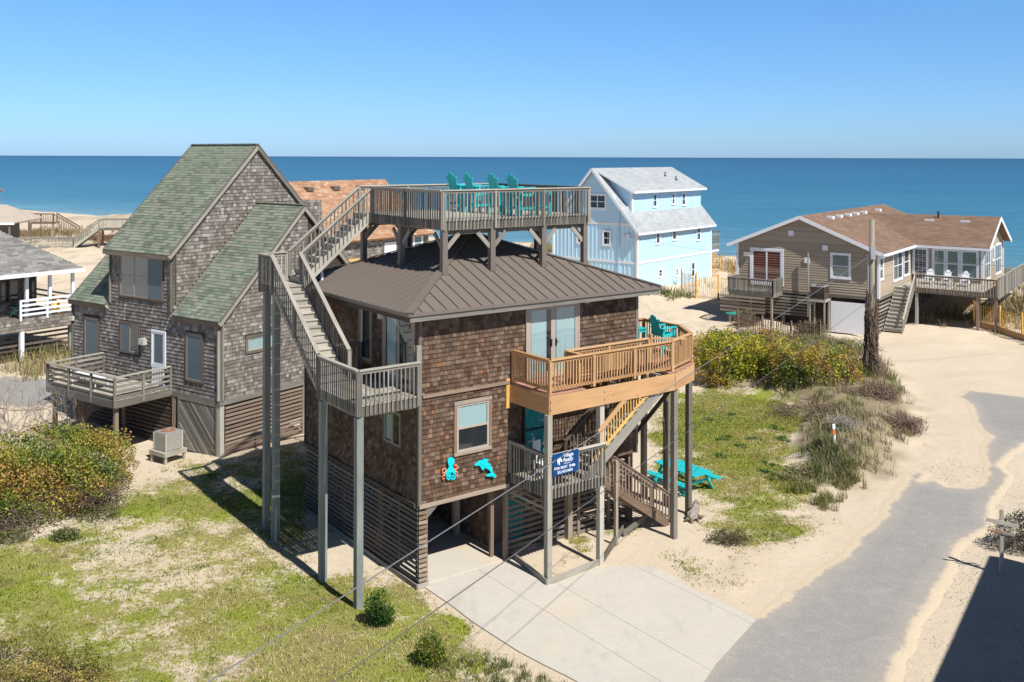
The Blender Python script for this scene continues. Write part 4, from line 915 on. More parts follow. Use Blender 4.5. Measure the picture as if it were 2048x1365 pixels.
while True:
    c0=y0-z1+z0+ i*.185; i+=1
    # 45 degree boards: descending towards the corner: z = z1-(y1-y)-...
    a_=max(y0,c0); 
    if c0>y1: break
    ya=max(y0,c0); yb=min(y1,c0+(z1-z0)); 
    if yb-ya<.15: continue
    za=z0+(ya-c0); zb=z0+(yb-c0)
    piece('slat',g2,(-.02,ya,za),(-.02,yb,zb),.095,.02,W_LIGHT if i%5==0 else W_GREY,up=(1,0,0))
# deck of the grey house
DZ=2.62; m=MB(); m.beam((-2.85,3.35,DZ-.2),(-.0,3.35,DZ-.2),.04,.28); m.beam((-2.83,3.37,DZ-.2),(-2.83,8.55,DZ-.2),.04,.278); m.beam((-2.85,8.55,DZ-.2),(0,8.55,DZ-.2),.04,.276)
for i in range(1,9): m.beam((-2.8,3.4+i*.57,DZ-.17),(-.04,3.4+i*.57,DZ-.17),.04,.2)
d2=m.build('side_deck',W_GREY,H2)
planks(d2,[(-2.83,3.35),(-.04,3.35),(-.04,8.55),(-2.83,8.55)],DZ,W_LIGHT,dirn='v')
def board_rail(par,p0,p1,wood,cap,n=4,h=.98):
    p0=Vector(p0);p1=Vector(p1); d=p1-p0; L=d.length; k=max(1,round(L/1.5))
    piece('rail',par,p0+Z*h,p1+Z*h,.16,.04,cap)
    for i in range(k+1): q=p0+d*i/k; piece('post',par,q-Z*.3,q+Z*(h-.02),.09,.09,wood,up=d)
    for i in range(n): zz=.12+.22*i; piece('rail_board',par,p0+Z*zz,p1+Z*zz,.025,.10,wood)
board_rail(d2,(-2.83,3.35,DZ),(-.06,3.35,DZ),W_GREY,W_LIGHT); board_rail(d2,(-2.83,8.55,DZ),(-2.83,3.35,DZ),W_GREY,W_LIGHT); board_rail(d2,(-.06,8.55,DZ),(-2.83,8.55,DZ),W_GREY,W_LIGHT)
for u_,v_ in ((-2.6,3.6),(-2.6,8.3),(-2.6,6.)): piece('deck_post',H2,(u_,v_,-.4),(u_,v_,DZ-.3),.16,.16,W_BROWN,up=(1,0,0))
dt=fthing(LH,'folding_table','long low white folding table on the grey house deck','table')
m=MB(); m.box(-2.3,5.6,DZ+.5,-1.6,7.6,DZ+.55); m.build('tabletop',WHITE,dt)
for u_ in (-2.25,-1.65):
    for v_ in (5.7,7.5): m=MB(); m.beam((u_,v_,DZ),(u_,v_,DZ+.5),.04,.04,up=(1,0,0)); m.build('leg',WHITE,dt)
# ---- light blue house
H3=fthing(BH,'light_blue_house','light blue board and batten house with pale grey roof above the beach','house')
BL_,BW_=14.9,9.75; BE_=6.3; BRv,BRz=4.87,11.95; bs=(BRz-BE_)/BRv
m=MB(); m.prism([(0,0,-.5),(0,0,BE_),(0,BRv,BRz-.15),(0,BW_,BE_),(0,BW_,-.5)][::-1],(BL_,0,0)); bw=m.build('wall',BLUEW,H3)
m=MB(); m.prism([(1.,1.2,7.2),(1.,1.2,9.75),(1.,4.9,11.7),(1.,4.9,7.2)][::-1],(BL_-1.02,0,0)); m.build('dormer_wall',BLUEW,H3)
e_=.42
rf=roof_slab(H3,[(-e_,-e_,BE_-e_*bs+.1),(BL_+.5,-e_,BE_-e_*bs+.1),(BL_+.5,BRv,BRz),(-e_,BRv,BRz)],.16,RF_BLUEGREY)
roof_slab(H3,[(-e_,BW_+e_,BE_-e_*bs+.1),(BL_+.5,BW_+e_,BE_-e_*bs+.1),(BL_+.5,BRv,BRz),(-e_,BRv,BRz)],.16,RF_BLUEGREY)
dz0,dz1=9.78,11.93; roof_slab(H3,[(.55,.72,dz0),(BL_+.5,.72,dz0),(BL_+.3,BRv-.02,dz1+.03),(.1,BRv-.02,dz1+.03)],.14,RF_BLUEGREY,'dormer_roof')
def strip_shingles(par,fr,a,xd,ud,W_,L,mat,expo=.2,wr=(.35,.6),nm='roof_shingle',thk=.012,reg=None,ni=0):
    xd=Vector(xd).normalized();ud=Vector(ud).normalized();nd=xd.cross(ud); shingles(par,fr,Vector(a)+nd*.004,xd,ud,nd,L,expo,wr,mat,reg or region_rect(W_,L),name=nm,thk=thk,gap=.015,jit=.003,n_ind=ni)
strip_shingles(rf,BH,(-e_,-e_,BE_-e_*bs+.1),U,(0,BRv+e_,BRz-BE_+e_*bs-.1),BL_+.9,math.hypot(BRv+e_,BRz-BE_+e_*bs-.1),RF_BLUEGREY)
strip_shingles(rf,BH,(.55,.72,dz0),U,(0,BRv-.74,dz1+.03-dz0),BL_-.2,math.hypot(BRv-.74,dz1+.03-dz0),RF_BLUEGREY)
for (a_,b2) in (((-e_,-e_,BE_-e_*bs),(BL_+.5,-e_,BE_-e_*bs)),((.55,.70,dz0-.1),(BL_+.5,.70,dz0-.1))): piece('fascia_board',H3,a_,b2,.04,.22,WHITE)
for s_ in (1,-1): piece('rake_board',H3,(-e_-.02,BRv-s_*(BRv+e_),BE_-e_*bs),(-e_-.02,BRv,BRz-.1),.05,.26,WHITE)
piece('rake_board',H3,(.5,.72,dz0-.1),(.05,BRv-.1,dz1-.12),.05,.24,WHITE)
for z_ in (3.05,6.66): piece('band_board',H3,(-.03,.0,z_),(-.03,BW_,z_),.04,.22,WHITE); 
piece('band_board',H3,(0,-.03,3.05),(BL_,-.03,3.05),.04,.22,WHITE)
def battens(par,o,xd,W_,z0,z1f,step,mat,nd,ni=False):
    o=Vector(o);xd=Vector(xd);nd=Vector(nd); mb=MB(); k=int(W_/step)
    for i in range(k+1):
        x=i*W_/k; z1=z1f(x)
        if z1>z0+.1: mb.beam(o+xd*x+nd*.015+Z*z0,o+xd*x+nd*.015+Z*z1,.06,.035,up=nd)
    mb.build('batten',mat,par,kind='stuff')
battens(bw,(0,0,0),U,BL_,-.3,lambda x:BE_,.45,BLUEW,-V_); battens(bw,(0,0,0),V_,BW_,-.3,lambda x:6.6,.45,BLUEW,-U)
battens(bw,(1.,1.2,0),U,BL_-1.,7.4,lambda x:9.7,.45,BLUEW,-V_); battens(bw,(1.,1.2,0),V_,3.5,7.4,lambda x:9.7+x*.5,.4,BLUEW,-U)
shingles(bw,BH,(.0,BW_,6.78),-V_,Z,-U,5.,.2,(.16,.24),BLUEW,lambda y:[((6.78+y-BE_)/bs,BW_-(6.78+y-BE_)/bs)] if 6.78+y<BRz-.3 else [],name='scalloped_shingle',thk=.03)
for p_ in ((0,0),(0,BW_),(BL_,0)): piece('corner_board',H3,(p_[0],p_[1]-.0,-.4),(p_[0],p_[1],BE_),.2,.2,WHITE,up=(1,0,0))
piece('corner_board',H3,(1.,1.2,7.6),(1.,1.2,9.7),.2,.2,WHITE,up=(1,0,0))
bk=dict(cas=.14,bar=.06)
for bx in ((1312,463,1319,487),(1344.5,459,1352.5,479),(1393.5,453,1400,480),(1317,539,1324,553),(1351.5,538,1356,551),(1382,525,1388.5,553)): pwin(H3,BH,'v',0,bx,WHITE,**bk)
for bx in ((1305.5,389,1312.5,413),(1343.5,388,1348.5,408),(1363.5,387,1370,410)): pwin(H3,BH,'v',1.2,bx,WHITE,**bk)
pwin(H3,BH,'u',0,(1180,391,1211,416),WHITE,cols=2,**bk); pwin(H3,BH,'u',0,(1155.5,463,1165.5,485),WHITE,**bk); pwin(H3,BH,'u',0,(1207,464,1220,489),WHITE,**bk)
m=MB(); m.tube([(-.12,2.6,9.4),(-.1,1.95,8.3),(-.1,1.95,.6)],.09,8); m.build('downpipe',BLUEW,H3)
m=MB(); m.box(-.2,.7,5.3,-.02,1.05,5.75); m.box(-.12,1.3,5.5,-.02,1.5,5.7); m.build('meter_box',WHITE,H3)
for px,py in ((1330,357),(1352,370)):
    p_=BH.fv(px,py,2.4 if py>360 else 3.2); m=MB(); m.tube([(p_.x,p_.y,dz0+(p_.y-.72)*.52-.05),(p_.x,p_.y,dz0+(p_.y-.72)*.52+.45)],.06,8); m.tube([(p_.x,p_.y,dz0+(p_.y-.72)*.52-.02),(p_.x,p_.y,dz0+(p_.y-.72)*.52+.06)],.2,8); m.build('vent_pipe',BLACK,H3)
m=MB(); m.box(BL_,.1,2.9,BL_+2.2,5.5,3.15); bd=m.build('beach_deck',WHITE,H3)
for i in range(6): piece('rail_board',bd,(BL_+.02,.05,3.4+i*.28),(BL_+2.2,.05,3.4+i*.28),.04,.17,W_GREY)
piece('rail',bd,(BL_,.03,5.1),(BL_+2.3,.03,5.1),.2,.06,W_GREY); piece('rail',bd,(BL_+2.2,.0,5.1),(BL_+2.2,5.5,5.1),.2,.06,W_GREY)
for i in range(3): piece('post',bd,(BL_+2.2,.1+2.7*i,3.1),(BL_+2.2,.1+2.7*i,5.05),.12,.12,W_GREY,up=(1,0,0))
slat_panel(bd,(BL_+.05,.2,-1.3),U,2.,4.1,W_NEW,sh=.13,gap=.1); slat_panel(bd,(BL_+.05,.4,-1.3),V_,5.,4.1,W_NEW,sh=.13,gap=.1)
# ---- beige house
H4=fthing(EH,'beige_beach_house','beige sided low house with brown roof and white framed windows on the right','house')
EB,EE=2.68,6.08; ERv,ERz=5.84,8.52; EW=11.0; ELn=24.; es=(ERz-EE)/ERv
m=MB(); m.prism([(0,0,EB),(0,0,EE-.05),(0,ERv,ERz-.15),(0,EW,EE+.2),(0,EW,EB)][::-1],(ELn,0,0)); ew=m.build('wall',BEIGE,H4)
WU0,WU1,WVe=9.8,19.4,-5.35; wRu,wRz=14.6,8.15; ws=(wRz-5.93)/(wRu-9.4)
m=MB(); m.prism([(WU0,.02,EB),(WU0,.02,EE-.1),(wRu,.02,wRz-.15),(WU1,.02,EE-.1),(WU1,.02,EB)][::-1],(0,WVe,0)); w4=m.build('wing_wall',BEIGE,H4)
r4=roof_slab(H4,[(-.45,-.45,5.95),(ELn,-.45,5.95),(ELn,ERv,ERz),(-.45,ERv,ERz)],.15,RF_BROWN)
roof_slab(H4,[(-.45,EW+.75,6.05),(ELn,EW+.75,6.05),(ELn,ERv,ERz),(-.45,ERv,ERz)],.15,RF_BROWN)
r5=roof_slab(H4,[(9.4,-5.95,5.93),(9.4,.2,5.93),(wRu,5.2,wRz),(wRu,-5.95,wRz)],.15,RF_BROWN,'wing_roof')
roof_slab(H4,[(19.9,-5.95,5.93),(19.9,.2,5.93),(wRu,5.2,wRz),(wRu,-5.95,wRz)],.15,RF_BROWN,'wing_roof')
strip_shingles(r4,EH,(-.45,-.45,5.96),U,(0,ERv+.45,ERz-5.95),ELn,6.79,RF_BROWN,.22,(.4,.7))
def wr(y):
    t_=y/5.65; return [(0 if True else 0,6.15+5.*t_*.0)]
strip_shingles(r5,EH,(9.4,.2,5.94),-V_,(wRu-9.4,0,wRz-5.93),6.15,5.65,RF_BROWN,.22,(.4,.7),reg=lambda y:[(-5.0*y/5.65,6.15)])
piece('fascia_board',H4,(-.5,-.48,5.83),(9.4,-.48,5.83),.05,.22,WHITE); piece('gutter',H4,(9.36,-.5,5.83),(9.36,-5.98,5.83),.12,.18,WHITE)
piece('rake_board',H4,(-.48,-.45,5.85),(-.48,ERv,ERz-.1),.05,.26,WHITE); piece('rake_board',H4,(-.48,EW+.75,5.95),(-.48,ERv,ERz-.1),.05,.26,WHITE)
piece('rake_board',H4,(9.4,-5.98,5.83),(wRu,-5.98,wRz-.1),.05,.26,WHITE); piece('rake_board',H4,(19.9,-5.98,5.83),(wRu,-5.98,wRz-.1),.05,.3,WHITE)
def clap(par,o,xd,nd,reg,H_,expo,mat):
    o=Vector(o);xd=Vector(xd);nd=Vector(nd); mb=MB(); k=int(H_/expo)
    for i in range(k):
        for a_,b2 in reg(i*expo+expo/2): 
            if b2-a_>.1: P=o+nd*.014+Z*(i*expo+expo/2); mb.hexa([P+xd*a_-Z*expo/2-nd*.01,P+xd*b2-Z*expo/2-nd*.01,P+xd*b2+Z*expo/2-nd*.01,P+xd*a_+Z*expo/2-nd*.01,P+xd*a_-Z*expo/2+nd*.03,P+xd*b2-Z*expo/2+nd*.03,P+xd*b2+Z*expo/2-nd*.005,P+xd*a_+Z*expo/2-nd*.005],b2-a_,[(0,0,0),(b2-a_,0,0),(b2-a_,expo,0),(0,expo,0),(0,0,.03),(b2-a_,0,.03),(b2-a_,expo,.01),(0,expo,.01)])
    mb.build('siding_board',mat,par,kind='stuff')
clap(ew,(0,EW,EB),-V_,-U,lambda y:[(max(0,(EB+y-6.3)/es+.1),EW-max(0,(EB+y-EE)/es)-.05)],5.7,.19,BEIGE)
clap(ew,(0,0,EB),U,-V_,lambda y:[(0.05,9.8)],3.2,.19,BEIGE)
clap(w4,(WU0,0,EB),-V_,-U,lambda y:[(0.05,5.3)],3.2,.19,BEIGE)
clap(w4,(WU0,WVe,EB),U,-V_,lambda y:[(max(.05,(EB+y-EE)/ws),9.6-max(0,(EB+y-EE)/ws))],5.2,.19,BEIGE)
for u_,v_ in ((0,0),(0,EW),(WU0,WVe),(WU1,WVe)): piece('corner_board',H4,(u_,v_,EB-.1),(u_,v_,EE-.15 if v_<EW else EE+.1),.18,.18,WHITE,up=(1,0,0))
ek=dict(cas=.13,bar=.07)
window(H4,(-.03,9.75,3.12),-V_,-U,2.35,2.55,WHITE,cas=.2,cols=2,rows=1,name='sliding_door',back=RED,bar=.08)
window(H4,(-.03,3.42,3.98),-V_,-U,1.28,1.72,WHITE,cas=.14,back=BLIND)
for bx in ((1758.5,515,1765.5,558),): pwin(H4,EH,'v',0,bx,WHITE,**ek)
window(H4,(4.1,-.03,3.5),U,-V_,2.6,2.2,WHITE,cols=2,**ek); window(H4,(7.3,-.03,3.6),U,-V_,1.6,2.1,WHITE,**ek)
for v_,w_,z0,r_ in ((-.25,1.0,EB+.4,1),(-1.75,.85,3.45,2),(-2.75,.9,3.45,2),(-3.85,1.15,3.45,2)): window(H4,(WU0-.03,v_,z0),-V_,-U,w_,5.62-z0,WHITE,rows=r_,cas=.12,bar=.08,back=BLIND if r_==2 else DKIN,name='window' if r_==2 else 'door',grid=(3,5) if r_==1 else None)
for u_,w_ in ((10.6,2.4),(15.6,2.6)): window(H4,(u_,WVe-.03,3.3),U,-V_,w_,2.4,WHITE,cols=3,**ek)
window(H4,(14.1,WVe-.03,4.6),U,-V_,.7,1.0,WHITE,rows=1,**ek)
for px,py in ((1661,432),(1678,429.5),(1696,427.5),(1711,425.5),(1727,424),(1756,420.5)):
    p_=EH.fv(px,py,4.9); zz=5.95+(4.9+.45)*(ERz-5.95)/(ERv+.45); m=MB(); m.box(p_.x-.28,4.65,zz-.05,p_.x+.28,5.15,zz+.19); m.build('roof_vent',WHITE,H4)
for vv in (-.6,-3.4):
    m=MB(); zz=wRz-.35; m.box(wRu-1.15,vv-.35,zz-.35,wRu-.5,vv+.35,zz+.02); m.build('roof_vent',WHITE,H4)
m=MB(); m.tube([(wRu-.5,-1.2,wRz-.3),(wRu-.5,-1.2,wRz+.35)],.08,8); m.build('vent_pipe',BLACK,H4)
for (v_,z_) in ((6.6,7.15),(3.95,6.15),(5.35,5.1)): m=MB(); m.box(-.12,v_-.2,z_-.2,-.02,v_+.2,z_+.2); m.build('vent_cover',WHITE,H4)
wall_lamp(H4,(-.06,10.2,5.3),-U,V_,s=2)
for v_ in (.2,3.7,7.3,10.8):
    for u_ in (.3,5,9.9,15,19): piece('stilt',H4,(u_,v_,-1),(u_,v_,EB),.25,.25,W_BROWN,up=(1,0,0))
for u_ in (14.6,19.): piece('stilt',H4,(u_,-5.1,-1),(u_,-5.1,EB),.25,.25,W_BROWN,up=(1,0,0))
sk4=MB(); sk4.box(-.05,0,EB-.25,.0,EW,EB); sk4.box(-.05,-.05,EB-.252,9.8,.0,EB-.002); sk4=sk4.build('skirt_board',W_GREY,H4)
slat_panel(sk4,(0,4.9,.7),V_,6.1,EB-.9,W_GREY,sh=.14,gap=.1); slat_panel(sk4,(.1,.0,-.1),U,3.8,EB-.1,W_GREY,sh=.15,gap=.12)
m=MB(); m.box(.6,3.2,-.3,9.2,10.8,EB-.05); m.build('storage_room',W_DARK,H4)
# small deck by the sliding door
m=MB(); m.box(-2.1,7.3,2.5,-.05,10.9,2.62); m.beam((-2.1,7.3,2.38),(-2.1,10.9,2.38),.05,.3); m.beam((-2.1,7.3,2.38),(-.05,7.3,2.38),.05,.3); sd_=m.build('small_deck',W_GREY,H4)
ck=dict(h=1.0,b0=-.1,b1=.08,sp=.17,bw=.06,pdown=.2,botrail=False,every=1.8)
railing(sd_,(-2.1,10.9,2.62),(-2.1,7.3,2.62),W_GREY,**ck); railing(sd_,(-2.1,7.3,2.62),(-.1,7.3,2.62),W_GREY,**ck); railing(sd_,(-.1,10.9,2.62),(-2.1,10.9,2.62),W_GREY,**ck)
slat_panel(sd_,(-2.15,7.9,.9),V_,3.7,1.5,W_BROWN,sh=.16,gap=.12)
for v_ in (7.4,9.1,10.8): piece('deck_post',sd_,(-2.05,v_,-.3),(-2.05,v_,2.4),.14,.14,W_BROWN,up=(1,0,0))
# large deck and stairs
FZ=3.05; n0=EH.fz(1845,585,2.75); n1=EH.fz(1996,596,2.75); fu0=(n0.x+n1.x)/2; vR=n1.y
m=MB(); m.beam((fu0,vR,FZ-.2),(fu0,-.6,FZ-.2),.06,.36); m.beam((fu0,vR,FZ-.2),(WU0+8,vR,FZ-.2),.06,.36); m.box(fu0+.1,vR+.1,FZ-.1,WU0-.05,-.2,FZ-.04); ld=m.build('large_deck',W_GREY,H4)
planks(ld,[(fu0,vR),(WU0-.04,vR),(WU0-.04,-.08),(fu0,-.08)],FZ,W_LIGHT,dirn='u',w=.16,stuff=True)
dk=dict(h=1.02,b0=-.28,b1=.08,sp=.19,bw=.06,pdown=.3,botrail=False,every=2.6)
railing(ld,(fu0-.03,-1.3,FZ),(fu0-.03,vR,FZ),W_BROWN,capwood=W_BROWN,**dk)
m=MB()
for i in range(56): u_=fu0+.1+i*.22; m.beam((u_,vR-.03,FZ-.5),(u_,vR-.03,FZ+1.05+0*i),.2,.02,up=(0,1,0)) if False else m.beam((u_,vR-.03,FZ-.45),(u_,vR-.03,FZ+1.1),.02,.2,up=(1,0,0))
m.build('fence_board',W_GREY,ld,kind='stuff'); piece('rail',ld,(fu0,vR-.03,FZ+1.12),(fu0+12.4,vR-.03,FZ+1.12),.16,.05,W_LIGHT)
for u_,v_ in ((fu0+.15,-1.6),(fu0+.15,-5.9),(fu0+.2,vR+.15),(fu0+3.,-5.5),(8.,-6.4)): piece('deck_post',ld,(u_,v_,-1),(u_,v_,FZ-.35),.2,.2,W_LIGHT if v_>-5 else W_BROWN,up=(1,0,0))
m=MB(); m.beam((fu0-.1,-.2,FZ-.1),(fu0,-.2,FZ-.1),.1,.1); s5=m.build('front_stair',W_LIGHT,H4)
stairs(s5,(1.0,-1.45,0.1),(fu0,-1.45,FZ),(0,1,0),1.35,12,W_LIGHT,strh=.3,tread_th=.06)
piece('rail',s5,(.95,-1.5,1.05),(fu0,-1.5,FZ+1.),.06,.2,W_LIGHT)
for i in range(14): t_=i/13; u_=1.+(fu0-1.)*t_; piece('baluster',s5,(u_,-1.5,.15+2.95*t_),(u_,-1.5,1.05+2.95*t_),.1,.05,W_LIGHT,up=(1,0,0))
railing(ld,(fu0-.03,-1.35,FZ),(fu0+.9,-1.35,FZ),W_BROWN,**dk)
# white sheet and AC stand under the house
wb=thing('leaning_board','large white panel board leaning under the beige house beside the stairs','panel',tuple(EH.w(-1.2,2.0,.0)),EH.th)
m=MB(); m.beam((0,-1.5,1.15),(0,1.15,1.15),.05,2.3); m.build('sheet',WHITE,wb)
# ---- white house at the left edge
H5f=Frame(Vector((-28.9,63.2,0)),ang=R(53.6)); H5=fthing(H5f,'white_porch_house','grey roofed cottage with white railed porch at the left edge','house')
m=MB(); m.box(-13,1.6,2.7,-1.6,9,5.6); wl=m.build('wall',W_DARK,H5)
shingles(wl,H5f,(-13,1.6,2.7),U,Z,-V_,2.9,.2,(.14,.3),SH_GREY,region_rect(11.4,2.9),thk=.03)
cs=[(-14.,-.45,5.62),(.55,-.45,5.62),(.55,10,5.62),(-14,10,5.62)]; apx=(-4.5,5.,9.1); ap2=(-10,5.,9.1)
for P_ in ([cs[0],cs[1],apx,ap2],[cs[1],cs[2],apx],[cs[2],cs[3],ap2,apx],[cs[3],cs[0],ap2]): roof_slab(H5,P_,.12,RF_GREY)
xd=Vector((1,0,0)); ud=Vector((0,5.45,3.48)).normalized()
strip_shingles(H5,H5f,cs[0],U,(0,5.45,3.48),14.5,6.4,RF_GREY,.2,(.35,.6),reg=lambda y:[(4.*y/6.47,14.55-5.05*y/6.47)])
piece('fascia_board',H5,(-14,-.5,5.52),(.6,-.5,5.52),.05,.24,WHITE); piece('fascia_board',H5,(.6,-.5,5.52),(.6,10,5.52),.05,.24,WHITE)
m=MB(); m.box(-12,.0,2.5,.2,6,2.7); m.box(-6.2,-.03,1.9,.2,.03,2.6); m.box(.17,.03,1.9,.23,6,2.6); po5=m.build('porch',SH_GREY,H5)
shingles(po5,H5f,(-6.2,-.03,1.95),U,Z,-V_,.75,.2,(.14,.3),SH_GREY,region_rect(6.4,.75),thk=.03)
for u_ in (-6.2,-3.4): piece("porch_post",po5,(u_+.1,.08,-.2),(u_+.1,.08,2.),.24,.24,WHITE,up=(1,0,0))
for u_ in (-4.9,-2.9,-1.4,.05): piece('porch_post',po5,(u_,.25 if u_<0 else .1,2.7),(u_,.25 if u_<0 else .1,5.5),.18,.18,WHITE,up=(1,0,0))
for i in range(4): piece('rail_board',po5,(-3.4,-.0,2.95+.3*i),(.1,-.0,2.95+.3*i),.04,.14,WHITE); piece('rail_board',po5,(-7.3,-.0,1.9+.3*i),(-5.2,-.0,2.95+.3*i),.04,.14,WHITE)
for i in range(2): piece('rail_board',po5,(.1,.0,3.5+.35*i),(.1,5.9,3.5+.35*i),.04,.12,WHITE)
for u_ in (-3.4,-1.7,.08): piece('post',po5,(u_,-.0,2.6),(u_,-.0,3.9),.12,.12,WHITE,up=(1,0,0))
slat_panel(po5,(-9,.5,0),U,9.2,2.,W_DARK,sh=.14,gap=.16)
piece('stilt',po5,(.1,.5,-.3),(.1,.5,2.),.2,.2,W_TREATED,up=(1,0,0))
window(H5,(-5.4,1.55,3.9),U,-V_,.8,1.2,WHITE,cas=.22,rows=1,name='door',back=SCREEN); m=MB(); m.box(-5.55,1.5,2.7,-4.45,1.55,3.8); m.build('door_panel',WHITE,H5)
window(H5,(-3.9,1.55,3.7),U,-V_,1.1,1.5,DKBROWN,rows=1,cols=2,back=DKIN); window(H5,(-2.5,1.55,3.7),U,-V_,.8,1.5,DKBROWN,rows=1,back=DKIN)
# ---- terracotta roofed house beyond
H6f=Frame(Vector((-7.3,84.,0)),ang=R(54.4)); L6=15.;H6=fthing(H6f,'terracotta_roof_house','house with orange terracotta shingle roof behind the rooftop stairs','house')
m=MB(); m.prism([(-15,0,-.5),(-15,0,6.7),(-15,5.5,10.4),(-15,11,6.7),(-15,11,-.5)][::-1],(15,0,0)); w6=m.build('wall',W_GREY,H6)
shingles(w6,H6f,(-15,.0,2.5),U,Z,-V_,4.2,.22,(.2,.4),SH_GREY,region_rect(15,4.2),thk=.03)
r6=roof_slab(H6,[(-15.5,-.6,6.35),(.4,-.6,6.35),(.4,5.6,10.95),(-15.5,5.6,10.95)],.15,RF_TERRA); roof_slab(H6,[(-15.5,11.8,6.35),(.4,11.8,6.35),(.4,5.6,10.95),(-15.5,5.6,10.95)],.15,RF_TERRA)
strip_shingles(r6,H6f,(-15.5,-.6,6.36),U,(0,6.2,4.6),15.9,7.7,RF_TERRA,.26,(.35,.6),thk=.02)
for px in (616,669,720,769):
    p_=H6f.fv(px,361,4.7); zz=6.35+5.3*4.6/6.2; m=MB(); m.box(p_.x-.35,4.35,zz-.1,p_.x+.35,5.0,zz+.22); m.build('roof_vent',DKBROWN,H6)
window(H6,(-1.9,-.03,5.0),U,-V_,.95,1.2,WHITE,cas=.16,back=BLIND); m=MB(); m.box(-5.6,-.06,3.4,-4.2,-.02,5.9); m.build('door',WHITE,H6); piece('board',H6,(-12,-.9,4.9),(-5.9,-.9,4.9),.05,.22,W_YEL)
# ---- roofs at the far left edge
H7f=Frame(G(-40,470),ang=R(20)); Yc=112.
H7f=Frame(Vector(((0-1024)/1920*Yc,Yc,0)),ang=R(8)); H7=fthing(H7f,'tan_roof_cottage','cottage with pale tan roof by the dunes at far left','house')
m=MB(); m.box(-12,.6,0,-.6,8,4.9); m.build('wall',W_GREY,H7)
roof_slab(H7,[(-13,-.0,5.15),(1.6,-.0,5.15),(-1.1,5,7.05),(-13,5,7.05)],.15,RF_TAN); roof_slab(H7,[(-13,10,5.15),(1.6,10,5.15),(-1.1,5,7.05),(-13,5,7.05)],.15,RF_TAN); roof_slab(H7,[(1.6,0,5.15),(1.6,10,5.15),(-1.1,5,7.05)],.15,RF_TAN)
piece('fascia_board',H7,(-13,-.03,5.05),(1.6,-.03,5.05),.05,.25,WHITE)
for u_ in (-5,-1.2,1.): piece('porch_post',H7,(u_,.2,0),(u_,.2,5.),.2,.2,W_BROWN,up=(1,0,0))
Yc=132.; H8f=Frame(Vector(((-42-1024)/1920*Yc,Yc,0)),ang=R(5)); H8=fthing(H8f,'red_roof_cottage','distant cottage with reddish brown roof cut by the left edge','house')
m=MB(); m.box(-12,.6,0,-.6,8,7.9); m.build('wall',BEIGE,H8)
roof_slab(H8,[(-12,0,8.),(0,0,8.),(-2.2,4,9.2),(-12,4,9.2)],.15,RF_TERRA); roof_slab(H8,[(-12,8,8.),(0,8,8.),(-2.2,4,9.2),(-12,4,9.2)],.15,RF_TERRA); piece('fascia_board',H8,(-12,-.03,7.88),(0,-.03,7.88),.05,.3,WHITE)
# ---- building just outside the frame on the right whose shade falls on the verge
a=G(1865,1365);b_=G(1978,1112); hsh=8.; dsp=Vector((.396/.777*hsh,-.489/.777*hsh,0)); A=a+dsp; Bq=b_+dsp; dr_=(Bq-A).normalized(); nr_=Vector((dr_.y,-dr_.x,0))
H9=thing('roadside_house','grey shingled house across the road at the right, mostly out of view','house',tuple(Vector((Bq.x,Bq.y,0))),math.atan2(dr_.y,dr_.x))
m=MB(); m.box(-14,-9,0,-.3,-.3,7.6); m.build('wall',SH_GREY,H9); m=MB(); m.box(-14.3,-9.3,7.6,0,0,8.); m.build('roof',RF_GREY,H9)
# ---------------------------------------------------------------- things standing about
def slab(mb,c,d,w_,t,up=(0,0,1)): pass
def part(name,mb,mat,par,smooth=False): return mb.build(name,mat,par,smooth=smooth)
def tall_chair(label,group,mat=TEAL,loc=(0,0,0),rz=0,k=1.,seat=.74):
    "bar height adirondack chair facing local +x"
    t=thing('adirondack_chair',label,'chair',loc,rz,group)
    for y in (-.28,.28):
        m=MB(); m.beam((.30,y,0),(.30,y,seat+.24),.07,.09,up=(0,1,0)); part('leg',m,mat,t)
        m=MB(); m.beam((-.34,y,0),(-.20,y,seat+.22),.07,.10,up=(0,1,0)); part('leg',m,mat,t)
        m=MB(); m.beam((-.34,y*1.12,seat+.25),(.40,y*1.12,seat+.27),.14,.03); part('armrest',m,mat,t)
        m=MB(); m.beam((-.26,y*.93,seat-.06),(.32,y*.93,seat+.02),.03,.12); part('seat_rail',m,mat,t)
        m=MB(); m.beam((-.30,y,.28),(.34,y,.28),.03,.08); part('stretcher',m,mat,t)
    for i in range(5):
        x=-.2+.115*i; m=MB(); m.beam((x,-.27,seat-.03+.013*i+.02),(x,.27,seat-.03+.013*i+.02),.10,.022); part('seat_slat',m,mat,t)
    for i in range(5):
        y=-.2+.1*i; L=.86-.055*abs(i-2)**1.7; m=MB()
        b0=Vector((-.2,y*.82,seat-.06)); d=Vector((-.34,y*.30,.95)).normalized()
        m.beam(b0,b0+d*L,.022,.104,up=(0,1,0)); part('back_slat',m,mat,t)
    for z_,w_ in ((.18,.52),(.55,.6)): m=MB(); m.beam((-.2-.30*z_-.03,-w_/2,seat+z_),(-.2-.30*z_-.03,w_/2,seat+z_),.03,.08); part('back_brace',m,mat,t)
    m=MB(); m.beam((.37,-.3,.30),(.37,.3,.30),.11,.03); part('footrest',m,mat,t)
    m=MB(); m.beam((.41,-.3,.22),(.41,.3,.22),.03,.09); part('footrest_board',m,mat,t)
    return t
